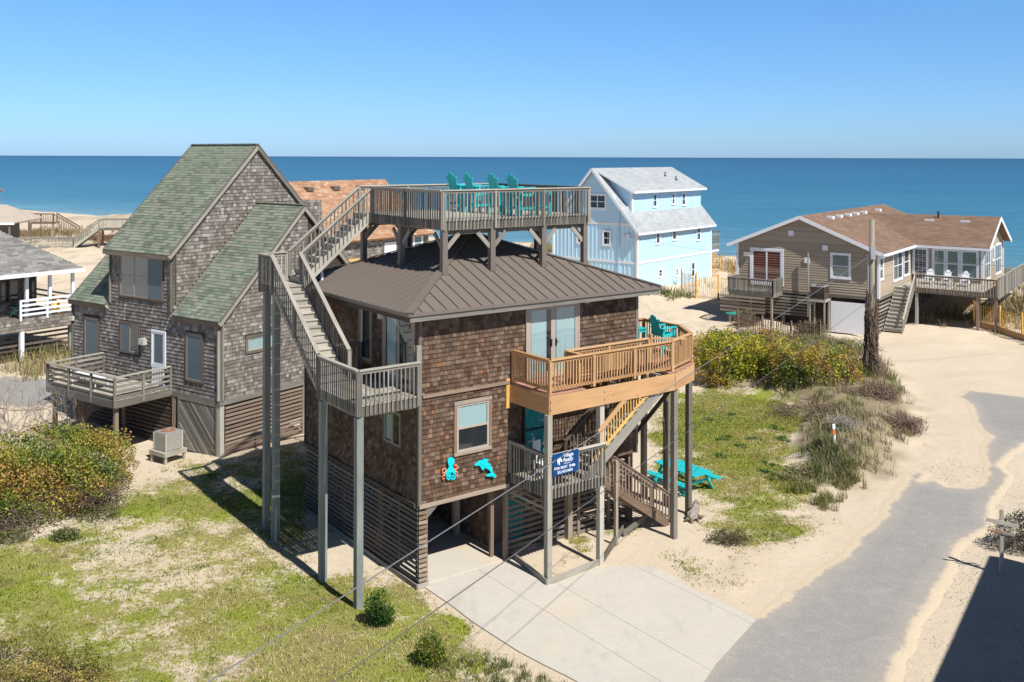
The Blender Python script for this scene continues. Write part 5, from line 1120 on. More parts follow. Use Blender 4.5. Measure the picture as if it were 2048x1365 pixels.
def bar_table(label,group,mat,loc,rz,h=.95,s=.44):
    t=thing('side_table',label,'table',loc,rz,group)
    for i in range(4): m=MB(); x=-s/2+s*(i+.5)/4; m.beam((x,-s/2,h),(x,s/2,h),s/4-.008,.025); part('top_slat',m,mat,t)
    for x in (-s/2+.06,s/2-.06):
        for y in (-s/2+.06,s/2-.06): m=MB(); m.beam((x,y,0),(x,y,h-.02),.06,.06,up=(1,0,0)); part('leg',m,mat,t)
    for y in (-s/2+.06,s/2-.06):
        m=MB(); m.beam((-s/2+.06,y,h-.08),(s/2-.06,y,h-.08),.025,.1); m.beam((-s/2+.06,y,.3),(s/2-.06,y,.3),.025,.06); part('apron',m,mat,t)
    return t
c0=tall_chair('turquoise tall adirondack chair at the right end of the rooftop row','turquoise chairs on the rooftop deck',TEAL,tuple(MH.w(5.3,1.95,10.97)),MH.th+R(4))
for (v_,lb,dr) in ((3.22,'turquoise tall adirondack chair, third from the left in the rooftop row',3),(4.58,'turquoise tall adirondack chair, second from the left in the rooftop row',-3),(6.0,'turquoise tall adirondack chair at the left end of the rooftop row',5)):
    c=copy_tree(c0); c.location=MH.w(5.3+.02*dr,v_,10.97); c.rotation_euler[2]=MH.th+R(dr+3); c['label']=lb
t0=bar_table('small turquoise table between the two leftmost rooftop chairs','turquoise side tables',TEAL,tuple(MH.w(5.35,5.3,10.97)),MH.th)
t1=copy_tree(t0); t1.location=MH.w(5.35,2.6,10.97); t1['label']='small turquoise table between the two rightmost rooftop chairs'
t2=copy_tree(t0); t2.location=MH.w(6.25,1.85,10.97); t2['label']='low turquoise table in front of the right rooftop chair by the deck rail'
c=copy_tree(c0); c.location=MH.w(10.72,.35,NZ); c.rotation_euler[2]=MH.th-R(4); c['label']='turquoise tall adirondack chair alone on the new wooden balcony'; c['group']='turquoise chairs'
t3=copy_tree(t0); t3.location=MH.w(10.0,.85,NZ); t3['label']='turquoise square table beside the chair on the wooden balcony'
# picnic table
def picnic(loc,rz):
    t=thing('picnic_table','turquoise picnic table with attached benches on the grass behind the tall posts','picnic table',loc,rz)
    for i in range(5): m=MB(); y=-.36+.18*i; m.beam((-1.0,y,.76),(1.0,y,.76),.165,.035); part('tabletop_board',m,TEAL,t)
    for s_ in (-1,1):
        for j in (0,1): m=MB(); m.beam((-1.0,s_*(.68+.15*j),.45),(1.0,s_*(.68+.15*j),.45),.135,.035); part('bench_board',m,TEAL,t)
        for x in (-.75,.75): m=MB(); m.beam((x,s_*.25,.74),(x,s_*.68,.0),.04,.1,up=(1,0,0)); part('leg',m,TEAL,t)
    for x in (-.71,.71): 
        m=MB(); m.beam((x,-.84,.40),(x,.84,.40),.04,.09); part('bench_support',m,TEAL,t)
        m=MB(); m.beam((x,-.4,.70),(x,.4,.70),.04,.09); part('cleat',m,TEAL,t)
    return t
pc=G(1366,950,.5); picnic((pc.x,pc.y,.05),R(-55)); bpy.data.objects['picnic_table'].scale=(1.12,1.15,1.0)
# rental sign on the porch rail
f_=lambda px,py: MH.fv(px,py,-2.12)
s0=f_(1105,906.5); s1_=f_(1156.5,952); sc_=((s0.x+s1_.x)/2)
x0,x1=f_(1105,930).x,f_(1156.5,925).x; zt=f_(1105,910).z; zb=f_(1105,953.5).z
sg=fthing(MH,'rental_sign','dark blue rental sign with white lettering hung on the porch railing','sign')
m=MB(); m.box(x0,-2.14,zb,x1,-2.115,zt); m.build('board',NAVY,sg)
W_=x1-x0;Hs=zt-zb
def text(par,s,x,z,size,mat=WHITE_E,sx=1.,bold=0.,shear=0.):
    cu=bpy.data.curves.new('text','FONT'); cu.body=s; cu.size=size; cu.extrude=.002; cu.offset=bold; cu.shear=shear
    o=bpy.data.objects.new('tmp',cu); COL.objects.link(o); dg=bpy.context.evaluated_depsgraph_get(); me=bpy.data.meshes.new_from_object(o.evaluated_get(dg)); bpy.data.objects.remove(o)
    me.materials.clear(); me.materials.append(mat); ob=bpy.data.objects.new('lettering',me); COL.objects.link(ob); ob.parent=par
    ob.matrix_basis=Matrix.Translation((x,-2.143,z))@Matrix.Rotation(math.pi/2,4,'X')@Matrix.Diagonal((sx,1,1,1)); return ob
text(sg,'Village',x0+W_*.40,zt-Hs*.23,Hs*.25,sx=.93,bold=.0015); text(sg,'Realty',x0+W_*.40,zt-Hs*.44,Hs*.25,sx=.93,bold=.0015)
text(sg,'vrobx.com',x0+W_*.41,zt-Hs*.545,Hs*.095,bold=0.); text(sg,'FOR RENT  SN86',x0+W_*.055,zt-Hs*.735,Hs*.165,sx=1.02,bold=.0015); text(sg,'252.453.9650',x0+W_*.17,zt-Hs*.93,Hs*.165,sx=1.02,bold=.0015)
hp=[(0.,.02),(.06,.35),(.02,.52),(.16,.75),(.4,.88),(.62,1.),(.64,.86),(.78,.7),(.95,.48),(1.,.36),(.9,.27),(.72,.34),(.58,.47),(.45,.42),(.5,.2),(.56,.0),(.34,-.06),(.3,.2),(.22,.4),(.12,.2)]
m=MB(); m.prism([(x0+W_*(.16+.20*a_),-2.1435,zt-Hs*.52+Hs*.36*b2) for a_,b2 in hp],(0,-.003,0)); m.build('emblem',WHITE_E,sg)
# wall ornaments
def smooth_closed(pts,n=6):
    out=[];k=len(pts)
    for i in range(k):
        p0,p1,p2,p3=[Vector((*pts[(i+j-1)%k],0)) for j in range(4)]
        for s_ in range(n):
            t=s_/n; q=.5*((2*p1)+(-p0+p2)*t+(2*p0-5*p1+4*p2-p3)*t*t+(-p0+3*p1-3*p2+p3)*t**3); out.append((q.x,q.y))
    return out
def img2wall(cx,cy): # crop 870..1000 x 900..980 shown at 15.75x
    p=MH.fv(870+cx/15.75,900+cy/15.75,-.08); return (p.x,p.z)
dol=[(1240,470),(1300,420),(1350,370),(1400,335),(1490,325),(1550,285),(1670,290),(1640,345),(1620,360),(1700,430),(1770,550),(1810,680),(1830,720),(1890,790),(1880,890),(1830,850),(1760,830),(1690,835),(1605,820),(1650,770),(1740,730),(1740,690),(1680,620),(1590,575),(1520,570),(1530,600),(1555,615),(1480,630),(1440,570),(1400,500),(1340,490),(1270,505)]
oc=thing('dolphin_ornament','turquoise leaping dolphin cutout on the shingle wall, right of the octopus','wall ornament',tuple(MH.o),MH.th)
pts=smooth_closed([img2wall(*q) for q in dol],4); m=MB(); m.prism([(x,-.075,z) for x,z in pts][::-1],(0,-.035,0)); m.build('body',TEAL_B,oc)
q=img2wall(1415,428); m=MB(); m.tube([(q[0],-.108,q[1]),(q[0],-.113,q[1])],.012,8); m.build('eye',BLACK,oc)
for k_ in (0,.035): a_=img2wall(1430,450+k_*900); b2=img2wall(1640,520+k_*900); piece('groove',oc,(a_[0],-.1105,a_[1]),(b2[0],-.1105,b2[1]),.004,.006,DOORTEAL,up=(0,0,1))
oo=thing('octopus_ornament','turquoise octopus cutout with coral tentacles on the shingle wall','wall ornament',tuple(MH.o),MH.th)
head=[(490,235),(570,265),(600,340),(585,420),(550,500),(560,580),(600,660),(600,700),(380,700),(370,660),(410,580),(425,500),(400,420),(390,340),(415,265)]
m=MB(); m.prism([(x,-.075,z) for x,z in smooth_closed([img2wall(*q) for q in head],4)][::-1],(0,-.035,0)); m.build('head',TEAL_B,oo)
def tent(pix,r,mat,dy=-.09):
    P_=[img2wall(*q) for q in pix]; sm=[]
    for i in range(len(P_)-1):
        p0,p1,p2,p3=[Vector((P_[max(0,min(len(P_)-1,i+j-1))][0],dy,P_[max(0,min(len(P_)-1,i+j-1))][1])) for j in range(4)]
        for s_ in range(4): t=s_/4; sm.append(.5*((2*p1)+(-p0+p2)*t+(2*p0-5*p1+4*p2-p3)*t*t+(-p0+3*p1-3*p2+p3)*t**3))
    sm.append(Vector((P_[-1][0],dy,P_[-1][1]))); m=MB(); m.tube(sm,[r*(1-.45*i/len(sm)) for i in range(len(sm))],7); m.build('tentacle',mat,oo,smooth=True)
for P_ in ([(380,640),(350,720),(355,840),(400,930),(455,890),(440,800),(400,790)],[(430,660),(410,760),(420,850),(455,850)],[(600,640),(630,720),(630,850),(570,930),(520,900),(530,870)],[(540,660),(580,740),(590,810),(545,840),(520,790)],[(490,660),(470,760),(480,850),(500,940)],[(380,650),(372,760),(370,880),(430,950)]): tent(P_,.032,TEAL_B)
for P_ in ([(370,640),(320,720),(255,730),(235,650),(280,600),(330,600),(340,640)],[(350,780),(290,800),(240,860),(260,920),(310,900)],[(590,590),(660,610),(705,570),(690,490),(630,490),(620,520)],[(620,660),(690,700),(715,760),(690,810),(645,800),(660,750)]): tent(P_,.028,CORAL,-.075)
for q in ((455,490),(530,490)): a_=img2wall(*q); m=MB(); m.tube([(a_[0],-.108,a_[1]),(a_[0],-.114,a_[1])],.011,8); m.build('eye',BLACK,oo)
# air conditioners
def aircon(label,loc,rz,s=.82,h=.78,top=ACTOP,side=ACMET):
    t=thing('air_conditioner',label,'air conditioner',loc,rz); b=s/2
    m=MB(); m.box(-b+.03,-b+.03,.0,b-.03,b-.03,h-.06); part('core',m,DKIN if False else side,t)
    m=MB(); m.box(-b,-b,h-.06,b,b,h); part('lid',m,top,t)
    m=MB(); m.tube([(0,0,h),(0,0,h+.03)],.3,20); part('fan_guard',m,RUST if 'rusty' in label else BLACK,t)
    m=MB(); m.tube([(0,0,h+.028),(0,0,h+.05)],.1,10); part('fan_hub',m,top,t)
    for i in range(11):
        z_=.06+(h-.15)*i/10; m=MB(); m.beam((-b,-b,z_),(b,-b,z_),.02,.03); m.beam((-b,b,z_),(b,b,z_),.02,.03); m.beam((-b,-b,z_+.001),(-b,b,z_+.001),.02,.03); m.beam((b,-b,z_+.001),(b,b,z_+.001),.02,.03); part('louvre',m,side,t)
    for x in (-b,b):
        for y in (-b,b): m=MB(); m.beam((x,y,0),(x,y,h-.03),.05,.05,up=(1,0,0)); part('corner_post',m,side,t)
    return t
def stand(label,loc,rz,w_,h,wood):
    t=thing('wooden_stand',label,'stand',loc,rz)
    n_=7
    for i in range(n_): m=MB(); x=-w_/2+w_*(i+.5)/n_; m.beam((x,-w_/2,h-.02),(x,w_/2,h-.02),w_/n_-.012,.035); part('plank',m,wood,t)
    m=MB()
    for s_ in (-1,1): m.beam((-w_/2,s_*(w_/2-.03),h-.11),(w_/2,s_*(w_/2-.03),h-.11),.04,.14); m.beam((s_*(w_/2-.03),-w_/2+.05,h-.11),(s_*(w_/2-.03),w_/2-.05,h-.11),.04,.138)
    part('frame',m,wood,t)
    for x in (-w_/2+.1,w_/2-.1):
        for y in (-w_/2+.1,w_/2-.1): m=MB(); m.beam((x,y,-.3),(x,y,h-.04),.1,.1,up=(1,0,0)); part('leg',m,wood,t)
    return t
p=G(332,903,.42); stand('low wooden stand carrying the air conditioner beside the slanted slat gate',(p.x,p.y+.25,.0),LH.th,1.12,.46,W_LIGHT)
aircon('pale grey air conditioner with rusty top on a low wooden stand',(p.x,p.y+.25,.46),LH.th)
pA=EH.w(-.9,4.1,0); stand('tall wooden stand carrying the air conditioner at the beige wall',(pA.x,pA.y,0),EH.th,1.3,2.35,W_LIGHT); aircon('dark grey air conditioner on a tall stand against the beige house wall',(pA.x,pA.y,2.35),EH.th,s=1.05,h=1.0,side=W_DARK)
# service mast on the beige house
m=MB(); q=EH.w(-.35,5.15,0); m.tube([(q.x,q.y,.8),(q.x,q.y,5.75)],.07,8); ms=m.build('service_mast',BRACKET,label='thin grey service mast standing against the beige gable wall',cat='mast'); 
# bench in the garage
bn=fthing(MH,'slatted_bench','dark wooden slatted bench in the shade of the open garage','bench')
for i in range(5): piece('seat_slat',bn,(1.5,4.3+.11*i,.46),(3.0,4.3+.11*i,.46),.09,.03,W_DARK)
for i in range(4): piece('back_slat',bn,(1.5,4.86+.03*i,.56+.14*i),(3.0,4.86+.03*i,.56+.14*i),.03,.1,W_DARK)
for x in (1.55,2.95):
    piece('leg',bn,(x,4.28,0.03),(x,4.28,.66),.09,.07,W_DARK,up=(1,0,0)); piece('leg',bn,(x,4.8,.03),(x,4.95,1.08),.09,.07,W_DARK,up=(1,0,0)); piece('armrest',bn,(x,4.22,.67),(x,4.9,.67),.09,.03,W_DARK)
# folded white chair and box on the porch
wc=fthing(MH,'folding_chair','white plastic folding chair on the porch behind the railing','chair')
for a_,b2 in (((3.75,-.9,2.88),(3.95,-.8,3.95)),((4.2,-.9,2.88),(4.0,-.6,3.95)),((3.75,-1.3,2.88),(3.95,-.7,3.75)),((4.2,-1.3,2.88),(4.05,-.7,3.75))): m=MB(); m.tube([a_,b2],.022,7); m.build('leg',WHITE,wc)
m=MB(); m.beam((3.8,-1.05,3.32),(4.15,-1.05,3.32),.4,.03); m.build('seat',WHITE,wc); m=MB(); m.beam((3.82,-.72,3.8),(4.12,-.72,3.8),.03,.35); m.build('backrest',WHITE,wc)
pb=fthing(MH,'plank_bench','plain pale wooden bench against the porch wall','bench')
for i in range(3): piece('seat_board',pb,(3.9,-.55+.13*i,3.27),(5.3,-.55+.13*i,3.27),.12,.035,W_LIGHT)
for x in (4.0,5.2):
    for y in (-.55,-.3): piece('leg',pb,(x,y,2.87),(x,y,3.25),.07,.07,W_LIGHT,up=(1,0,0))
# three white chairs on the beige house deck
wc0=tall_chair('leftmost of three white adirondack chairs on the beige house deck','white chairs on the beige house deck',WHITE,tuple(EH.w(7.6,-1.9,FZ)),EH.th+math.pi,seat=.42)
for vv,lb in ((-3.2,'middle of three white adirondack chairs on the beige house deck'),(-4.5,'rightmost of three white adirondack chairs on the beige house deck')):
    c=copy_tree(wc0); c.location=EH.w(7.6,vv,FZ); c['label']=lb
# chairs on the white porch
c=tall_chair('dark green adirondack chair on the white railed porch','porch chairs',paint('dark_green_paint',(.03,.07,.06)),tuple(H5f.w(-3.1,.9,2.7)),H5f.th-R(60),seat=.42)
c=tall_chair('yellow reclining chair on the white railed porch near its corner','porch chairs',YELLOW,tuple(H5f.w(-.8,.9,2.7)),H5f.th-R(110),seat=.42)
# driftwood at the foot of the tall post
def driftwood(loc):
    t=thing('driftwood_stump','grey weathered driftwood stump lying at the foot of the tall balcony post','driftwood',loc)
    m=MB(); random.seed(3)
    m.tube([(-.25,-.3,.1),(-.12,-.14,.2),(0,.0,.3),(.1,.14,.42),(.14,.2,.62),(.15,.22,.78)],[.16,.22,.17,.2,.13,.05],14); m.v=[(x+random.gauss(0,.022),y+random.gauss(0,.022),z+random.gauss(0,.02)) for x,y,z in m.v]; part('trunk',m,TWIG,t)
    for a_ in ([(-.25,-.3,.1),(-.42,-.38,.1),(-.5,-.42,.02)],[(.1,-.05,.15),(.3,-.1,.1),(.45,-.05,.12)],[(-.2,-.3,.1),(-.22,-.5,.05),(-.2,-.6,.0)],[(0,0,.1),(.1,-.25,.08),(.12,-.4,.0)]): m=MB(); m.tube(a_,[.11,.07,.03],7); part('root',m,BARK,t,True)
p=G(1388,1038); driftwood((p.x,p.y,.02)); bpy.data.objects['driftwood_stump'].scale=(.8,.8,.75)
# utility pole with vines and cables
pp=Vector((20.46,54.6,0)); pz=float(height(pp.x,pp.y))
up_=thing('utility_pole','tall wooden utility pole wrapped in dead brown vines beside the hedge','utility pole',(pp.x,pp.y,pz-.3))
m=MB(); m.tube([(0,0,0),(.02,0,4),(.03,0,9.52-pz+.3)],[.19,.17,.14],14); part('shaft',m,wood('old_pole_wood',[(0,(.24,.21,.16)),(1,(.33,.3,.24))]),up_,True)
random.seed(11); m=MB()
for i in range(125):
    a0=random.uniform(0,6.28); tw=random.uniform(-2.2,2.2); h0=random.uniform(-.1,2.4); h1=min(6.3,h0+random.uniform(1.,3.6)); P_=[]
    for j in range(9):
        t=j/8; z_=h0+(h1-h0)*t; rr=.2+random.uniform(.0,.20)*(1.3-.75*z_/6.3)+ (0.28*random.random() if z_<1.2 else 0); a_=a0+tw*t+random.uniform(-.25,.25); P_.append((rr*math.cos(a_),rr*math.sin(a_),z_))
    m.tube(P_,random.uniform(.014,.03),4)
m.build('vine',BARK,up_,kind='stuff')
m=MB(); m.box(-.14,-.32,6.9,.12,-.15,7.6); part('bracket',m,BRACKET,up_)
m=MB(); m.tube([(-.22,-.05,1.),(-.2,-.05,7.2)],.045,6); part('conduit',m,BRACKET,up_)
def cable(name,label,p0,p1,sag,r,mat,n=28):
    p0=Vector(p0);p1=Vector(p1); P_=[]
    for i in range(n+1): t=i/n; q=p0.lerp(p1,t); q.z-=4*sag*t*(1-t); P_.append(q)
    m=MB(); m.tube(P_,r,6); return m.build(name,mat,label=label,cat='cable',group='overhead cables')
cable('overhead_cable','upper overhead cable crossing the photo from the pole to the bottom edge left',(20.4,54.5,7.55),(-9.5,-1.5,7.5),.12,.0085,WIREL)
cable('overhead_cable','lower overhead cable crossing the photo from the pole, passing below the picnic table',(20.3,54.5,4.95),(-9.5,-1.0,6.75),.1,.0085,WIRE)
far=G(2200,560,5.5); cable('overhead_cable','dark cable running right from the pole in front of the beige house deck',(20.6,54.6,7.5),(52,66,5.2),.35,.014,WIRE)
cable('overhead_cable','short cable from the pole to the beige house service mast',(20.4,54.7,7.5),tuple(EH.w(-.35,5.15,5.7)),.5,.012,WIRE)
cable('overhead_cable','thin cable from the pole to the blue house gable',(20.4,54.7,7.4),tuple(BH.w(-.1,.9,5.6)),.6,.01,WIRE)
# three board cross post in the shade
cp=G(2003,1150); ct=thing('wooden_sign_post','old wooden post with two horizontal boards in the shade at right','sign post',(cp.x,cp.y,float(height(cp.x,cp.y))-.2),R(-14))
m=MB(); m.beam((0,0,0),(0,0,2.25),.1,.1,up=(1,0,0)); part('post',m,W_LIGHT,ct)
m=MB(); m.beam((-.46,-.07,1.92),(.47,-.07,1.78),.03,.12); part('board',m,W_LIGHT,ct)
m=MB(); m.beam((-.33,-.07,1.58),(0,-.07,1.55),.03,.07); m=part('reddish_half_board',m,W_NEWDECK,ct); m=MB(); m.beam((0.001,-.07,1.55),(.37,-.07,1.5),.03,.08); part('board',m,W_LIGHT,ct)
# marker post, flag, valve cap
p=G(1452,1002+0,0); p=Vector((p.x,p.y,0)); 
p=G(1667,905,.6); z_=float(height(p.x,p.y)); mk=thing('marker_post','white plastic marker post with an orange reflector standing in the dune grass','marker post',(p.x,p.y,z_)); m=MB(); m.tube([(0,0,-.1),(.03,0,.5),(.0,.02,1.05)],.06,10); part('post',m,WHITE,mk,True); m=MB(); m.beam((-.0,-.066,.62),(.0,-.066,.86),.1,.03,up=(0,1,0)); part('reflector',m,ORANGE,mk)
p=G(1478,660); z_=float(height(p.x,p.y)); fl=thing('green_flag','small green flag on a thin pole by the dark picket fence','flag',(p.x,p.y,z_)); m=MB(); m.tube([(0,0,0),(.0,0,1.35)],.03,6); part('pole',m,W_BROWN,fl)
m=MB(); 
for i in range(8): a_=-i*.12;b2=-(i+1)*.12; h0=.28-.02*i; h1=.28-.02*(i+1); m.poly([(a_,.03*math.sin(i),1.3-h0-.03*i*.3),(b2,.03*math.sin(i+1),1.3-h1-.03*(i+1)*.3),(b2,.03*math.sin(i+1),1.3-.03*(i+1)*.3),(a_,.03*math.sin(i),1.3-.03*i*.3)])
part('cloth',m,GREENP,fl)
p=G(1661,791); m=MB(); z_=float(height(p.x,p.y)); m.tube([(p.x,p.y,z_-.1),(p.x,p.y,z_+.5)],.14,12); m.tube([(p.x,p.y,z_+.5),(p.x,p.y,z_+.62)],[.16,.05],12); m.build('valve_cap',paint('pale_green_plastic',(.45,.6,.5)),label='pale green utility cap in the dune grass near the pole',cat='utility cap')
# picket fences
def picket_fence(name,label,pix,h,wood,step=.11,pw=.035,posts=2.2,base=None,lean=.03,tops=0):
    P_=[Vector((G(a,b).x,G(a,b).y,0)) for a,b in pix]; t=thing(name,label,'fence',(0,0,0)); n_=0; L=0
    seg=[]
    for a,b in zip(P_[:-1],P_[1:]): seg.append((a,b,(b-a).length)); L+=(b-a).length
    def at(s):
        for a,b,l in seg:
            if s<=l: return a.lerp(b,s/l),(b-a).normalized()
            s-=l
        return seg[-1][1],(seg[-1][1]-seg[-1][0]).normalized()
    k=int(L/step); ex=k-300 if k>300 else 0; mb=MB()
    for i in range(k+1):
        q,d=at(L*i/k); z0=float(height(q.x,q.y)); j=random.uniform(-lean,lean); hh=h*random.uniform(.95,1.04)
        a=q+Z*(z0-.05); b=q+Z*(z0+hh)+d*j+Vector((d.y,-d.x,0))*j*.6
        if i>=300: mb.beam(a,b,pw,.012,up=Vector((-d.y,d.x,0)))
        else: piece('picket',t,a,b,.012,pw,wood,up=d) if True else None
    mb.build('picket',wood,t,kind='stuff')
    kp=max(1,round(L/posts))
    for i in range(kp+1): q,d=at(L*i/kp); z0=float(height(q.x,q.y)); piece('post',t,q+Z*(z0-.3),q+Z*(z0+h*1.12),.1,.1,wood,up=d)
    for zz in (.25,.5,.75):
        pr=[];
        for i in range(int(L)+2): q,d=at(min(L,i*L/(int(L)+1))); pr.append((q.x,q.y,float(height(q.x,q.y))+h*zz))
        m=MB(); m.tube(pr,.008,4); m.build('wire',BRACKET,t)
    if base:
        for (a,b,l) in seg: piece('base_board',t,a+Z*(float(height(a.x,a.y))+.15),b+Z*(float(height(b.x,b.y))+.15),.12,.5,base)
    return t
picket_fence('picket_fence','golden wooden sand fence in front of the blue house',[(1363,600),(1392,606),(1430,606),(1470,602)],2.05,W_YEL,step=.19,pw=.07,posts=2.2)
picket_fence('picket_fence','dark weathered picket sand fence behind the hedge',[(1475,660),(1510,668),(1560,676),(1600,684),(1640,692)],1.35,W_BROWN,step=.17,pw=.075,posts=2.4,lean=.1)
picket_fence('picket_fence','pale wooden fence on a timber kerb at the right edge',[(1948,660),(1990,668),(2048,684),(2090,696)],1.75,W_YEL,step=.2,pw=.06,posts=2.6,base=W_NEW)
picket_fence('picket_fence','distant orange sand fence near the beach beyond the blue house',[(1440,548),(1455,549),(1470,551),(1490,553)],1.6,W_YEL,step=.3,pw=.1,posts=3)
# boardwalk over the left dune
bwf=Frame(Vector(((147-1024)/1920*115,115,0)),ang=R(6)); bw_=fthing(bwf,'beach_boardwalk','weathered boardwalk with a stair climbing over the dune at left','boardwalk')
def bk_(x,z): return ((x-147)/1920*115, z)
def walk(x0,x1,z,y0=0.,y1=1.6,parent=bw_):
    u0,u1=(x0-147)*.0599,(x1-147)*.0599; m=MB(); m.box(u0,y0,z-.3,u1,y1,z-.05); d=m.build('walkway',W_GREY,parent); planks(d,[(u0,y0),(u1,y0),(u1,y1),(u0,y1)],z,W_LIGHT,dirn='v',w=.3,stuff=True)
    k_=dict(h=1.05,b0=.05,b1=.06,sp=.2,bw=.05,pdown=.1,botrail=False,every=2.4,cap=(.16,.05))
    railing(d,(u0,y0,z),(u1,y0,z),W_LIGHT,stuff=True,**k_); railing(d,(u0,y1,z),(u1,y1,z),W_LIGHT,stuff=True,**k_)
    n_=max(1,int((u1-u0)/3))
    for i in range(n_+1):
        for yy in (y0+.1,y1-.1): piece('pile',d,(u0+(u1-u0)*i/n_,yy,-.5),(u0+(u1-u0)*i/n_,yy,z-.2),.22,.22,W_BROWN,up=(1,0,0))
    return d
walk(20,147,2.1); wk=walk(196,330,4.35)
ms_=MB(); ms_.box(0,.0,1.9,.05,1.6,2.0); st6=ms_.build('dune_stair',W_LIGHT,bw_)
stairs(st6,(0,0,2.1),(2.93,0,4.35),(0,1,0),1.6,10,W_LIGHT,riser=False)
for y_ in (0,1.6): railing(st6,(0,y_,2.15),(2.93,y_,4.4),W_LIGHT,h=1.0,sp=.22,bw=.05,every=3,botrail=False,stuff=True,cap=(.16,.05))
bw2=fthing(Frame(Vector(((107-1024)/1920*128,128,0)),ang=R(4)),'upper_boardwalk','far weathered boardwalk platform with steps down, behind the tan roofed cottage','boardwalk')
m=MB(); m.box(-3.2,0,3.9,0,2,4.1); pf=m.build('walkway',W_BROWN,bw2)
k_=dict(h=1.2,b0=.0,b1=.06,sp=.22,bw=.07,pdown=1.,botrail=False,every=1.6,cap=(.16,.05),stuff=True)
railing(pf,(-3.2,0,4.1),(0,0,4.1),W_BROWN,**k_); railing(pf,(0,0,4.1),(3.0,0,2.3),W_BROWN,**{**k_,'pdown':.2}); railing(pf,(0,1.2,4.1),(3.0,1.2,2.3),W_BROWN,**{**k_,'pdown':.2})
for x_ in (-3,-.1): piece('pile',pf,(x_,.1,0),(x_,.1,3.9),.25,.25,W_BROWN,up=(1,0,0))
wf=fthing(Frame(Vector(((43-1024)/1920*98,98,0)),ang=R(6)),'white_picket_rail','short white picket railing seen over the grey cottage roof','railing')
railing(wf,(-.2,0,2.6),(1.5,0,2.6),WHITE,h=1.2,sp=.24,bw=.08,every=2,botrail=True); 
for x_ in (-.2,1.5): piece('post',wf,(x_,0,0),(x_,0,2.7),.12,.12,WHITE,up=(1,0,0))
# ---------------------------------------------------------------- vegetation
rng=np.random.default_rng(5)
def leaves_mesh(name,par,P,size,cols,flat=.5,kind='stuff'):
    n=len(P); d=rng.normal(size=(n,3)); d/=np.linalg.norm(d,axis=1)[:,None]; nrm=rng.normal(size=(n,3)); nrm[:,2]=np.abs(nrm[:,2])+flat; nrm/=np.linalg.norm(nrm,axis=1)[:,None]
    a=np.cross(nrm,d); a/=np.linalg.norm(a,axis=1)[:,None]+1e-9; b=np.cross(nrm,a); s=size*rng.uniform(.6,1.3,n)[:,None]
    q=np.stack([P-a*s*.5,P+b*s*.28+nrm*s*.08,P+a*s*.5,P-b*s*.28+nrm*s*.08],1).reshape(-1,3); f=np.arange(4*n).reshape(n,4)
    return np_mesh(name,q,f,LEAF,cols=np.repeat(cols,4,0),parent=par,kind=kind)
def pick(P,pal,scale,seed,jit=.35):
    "colour each leaf from the palette, neighbours alike"
    pal=np.array(pal); t=np.clip((fbm(P[:,0]+P[:,2]*.7,P[:,1]+P[:,2]*.5,scale,seed,3)-.5)*2.2+.5+rng.normal(0,jit,len(P))*.28,0,.999)*(len(pal)-1); i=t.astype(int); fr_=(t-i)[:,None]
    c=pal[i]*(1-fr_)+pal[np.minimum(i+1,len(pal)-1)]*fr_; return c*rng.uniform(.82,1.15,(len(P),1))
PAL_H=[(.08,.13,.02),(.15,.21,.028),(.25,.28,.04),(.36,.33,.05),(.42,.24,.07)]
PAL_Y=[(.09,.14,.02),(.24,.30,.03),(.45,.43,.04),(.50,.44,.05),(.46,.30,.06)]
PAL_G=[(.02,.055,.01),(.04,.10,.015),(.09,.17,.02)]
PAL_D=[(.15,.11,.065),(.22,.17,.10),(.12,.12,.05),(.3,.23,.14)]
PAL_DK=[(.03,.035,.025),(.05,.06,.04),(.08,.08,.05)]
def blob_points(blobs,n,shell=.55,local=(0,0,0)):
    b=np.array(blobs,float); w=(b[:,3]*b[:,4]*b[:,5])**(2/3); k=rng.choice(len(b),n,p=w/w.sum()); d=rng.normal(size=(n,3)); d/=np.linalg.norm(d,axis=1)[:,None]; r=(shell**3+(1-shell**3)*rng.random(n))**(1/3)
    r*=1+.34*(fbm(d[:,0]*2+k*3.,d[:,1]*2+d[:,2]*2,1.6,71,3)-.5)*2
    P=b[k,:3]+d*b[k,3:6]*r[:,None]; return P
def bush(name,label,cat,blobs,n,size,pal,loc,scale=1.2,seed=1,stems=30,group=None,hang=.0,twigs=0,shell=.55,stemmat=None):
    t=thing(name,label,cat,loc,0,group); P=blob_points(blobs,n,shell); gz=height(P[:,0]+loc[0],P[:,1]+loc[1])-loc[2]; P=P[P[:,2]>gz+.03]
    cl=fbm(P[:,0]*1.,P[:,1]+P[:,2],2.6,seed+5,3); P=P[cl>.30+.12*rng.random(len(P))]
    leaves_mesh('foliage',t,P,size,pick(P,pal,scale,seed)) ; m=MB(); b=np.array(blobs)
    for i in range(stems):
        k=rng.integers(len(b)); c=b[k]; a=rng.uniform(0,6.28); r=rng.uniform(.1,.95); e=Vector((c[0]+math.cos(a)*c[3]*r,c[1]+math.sin(a)*c[4]*r,c[2]+c[5]*math.sqrt(max(0,1-r*r))*.9*rng.uniform(.3,1))); s_=Vector((c[0]+rng.normal()*c[3]*.3,c[1]+rng.normal()*c[4]*.3,0)); s_.z=float(height(s_.x+loc[0],s_.y+loc[1]))-loc[2]-.05
        md=s_.lerp(e,.5)+Vector(rng.normal(size=3)*.12*c[3]); m.tube([s_,md,e],[.022*size/.08,.014*size/.08,.006],4,caps=False)
    if stems: m.build('stems',stemmat or BARK,t)
    return t
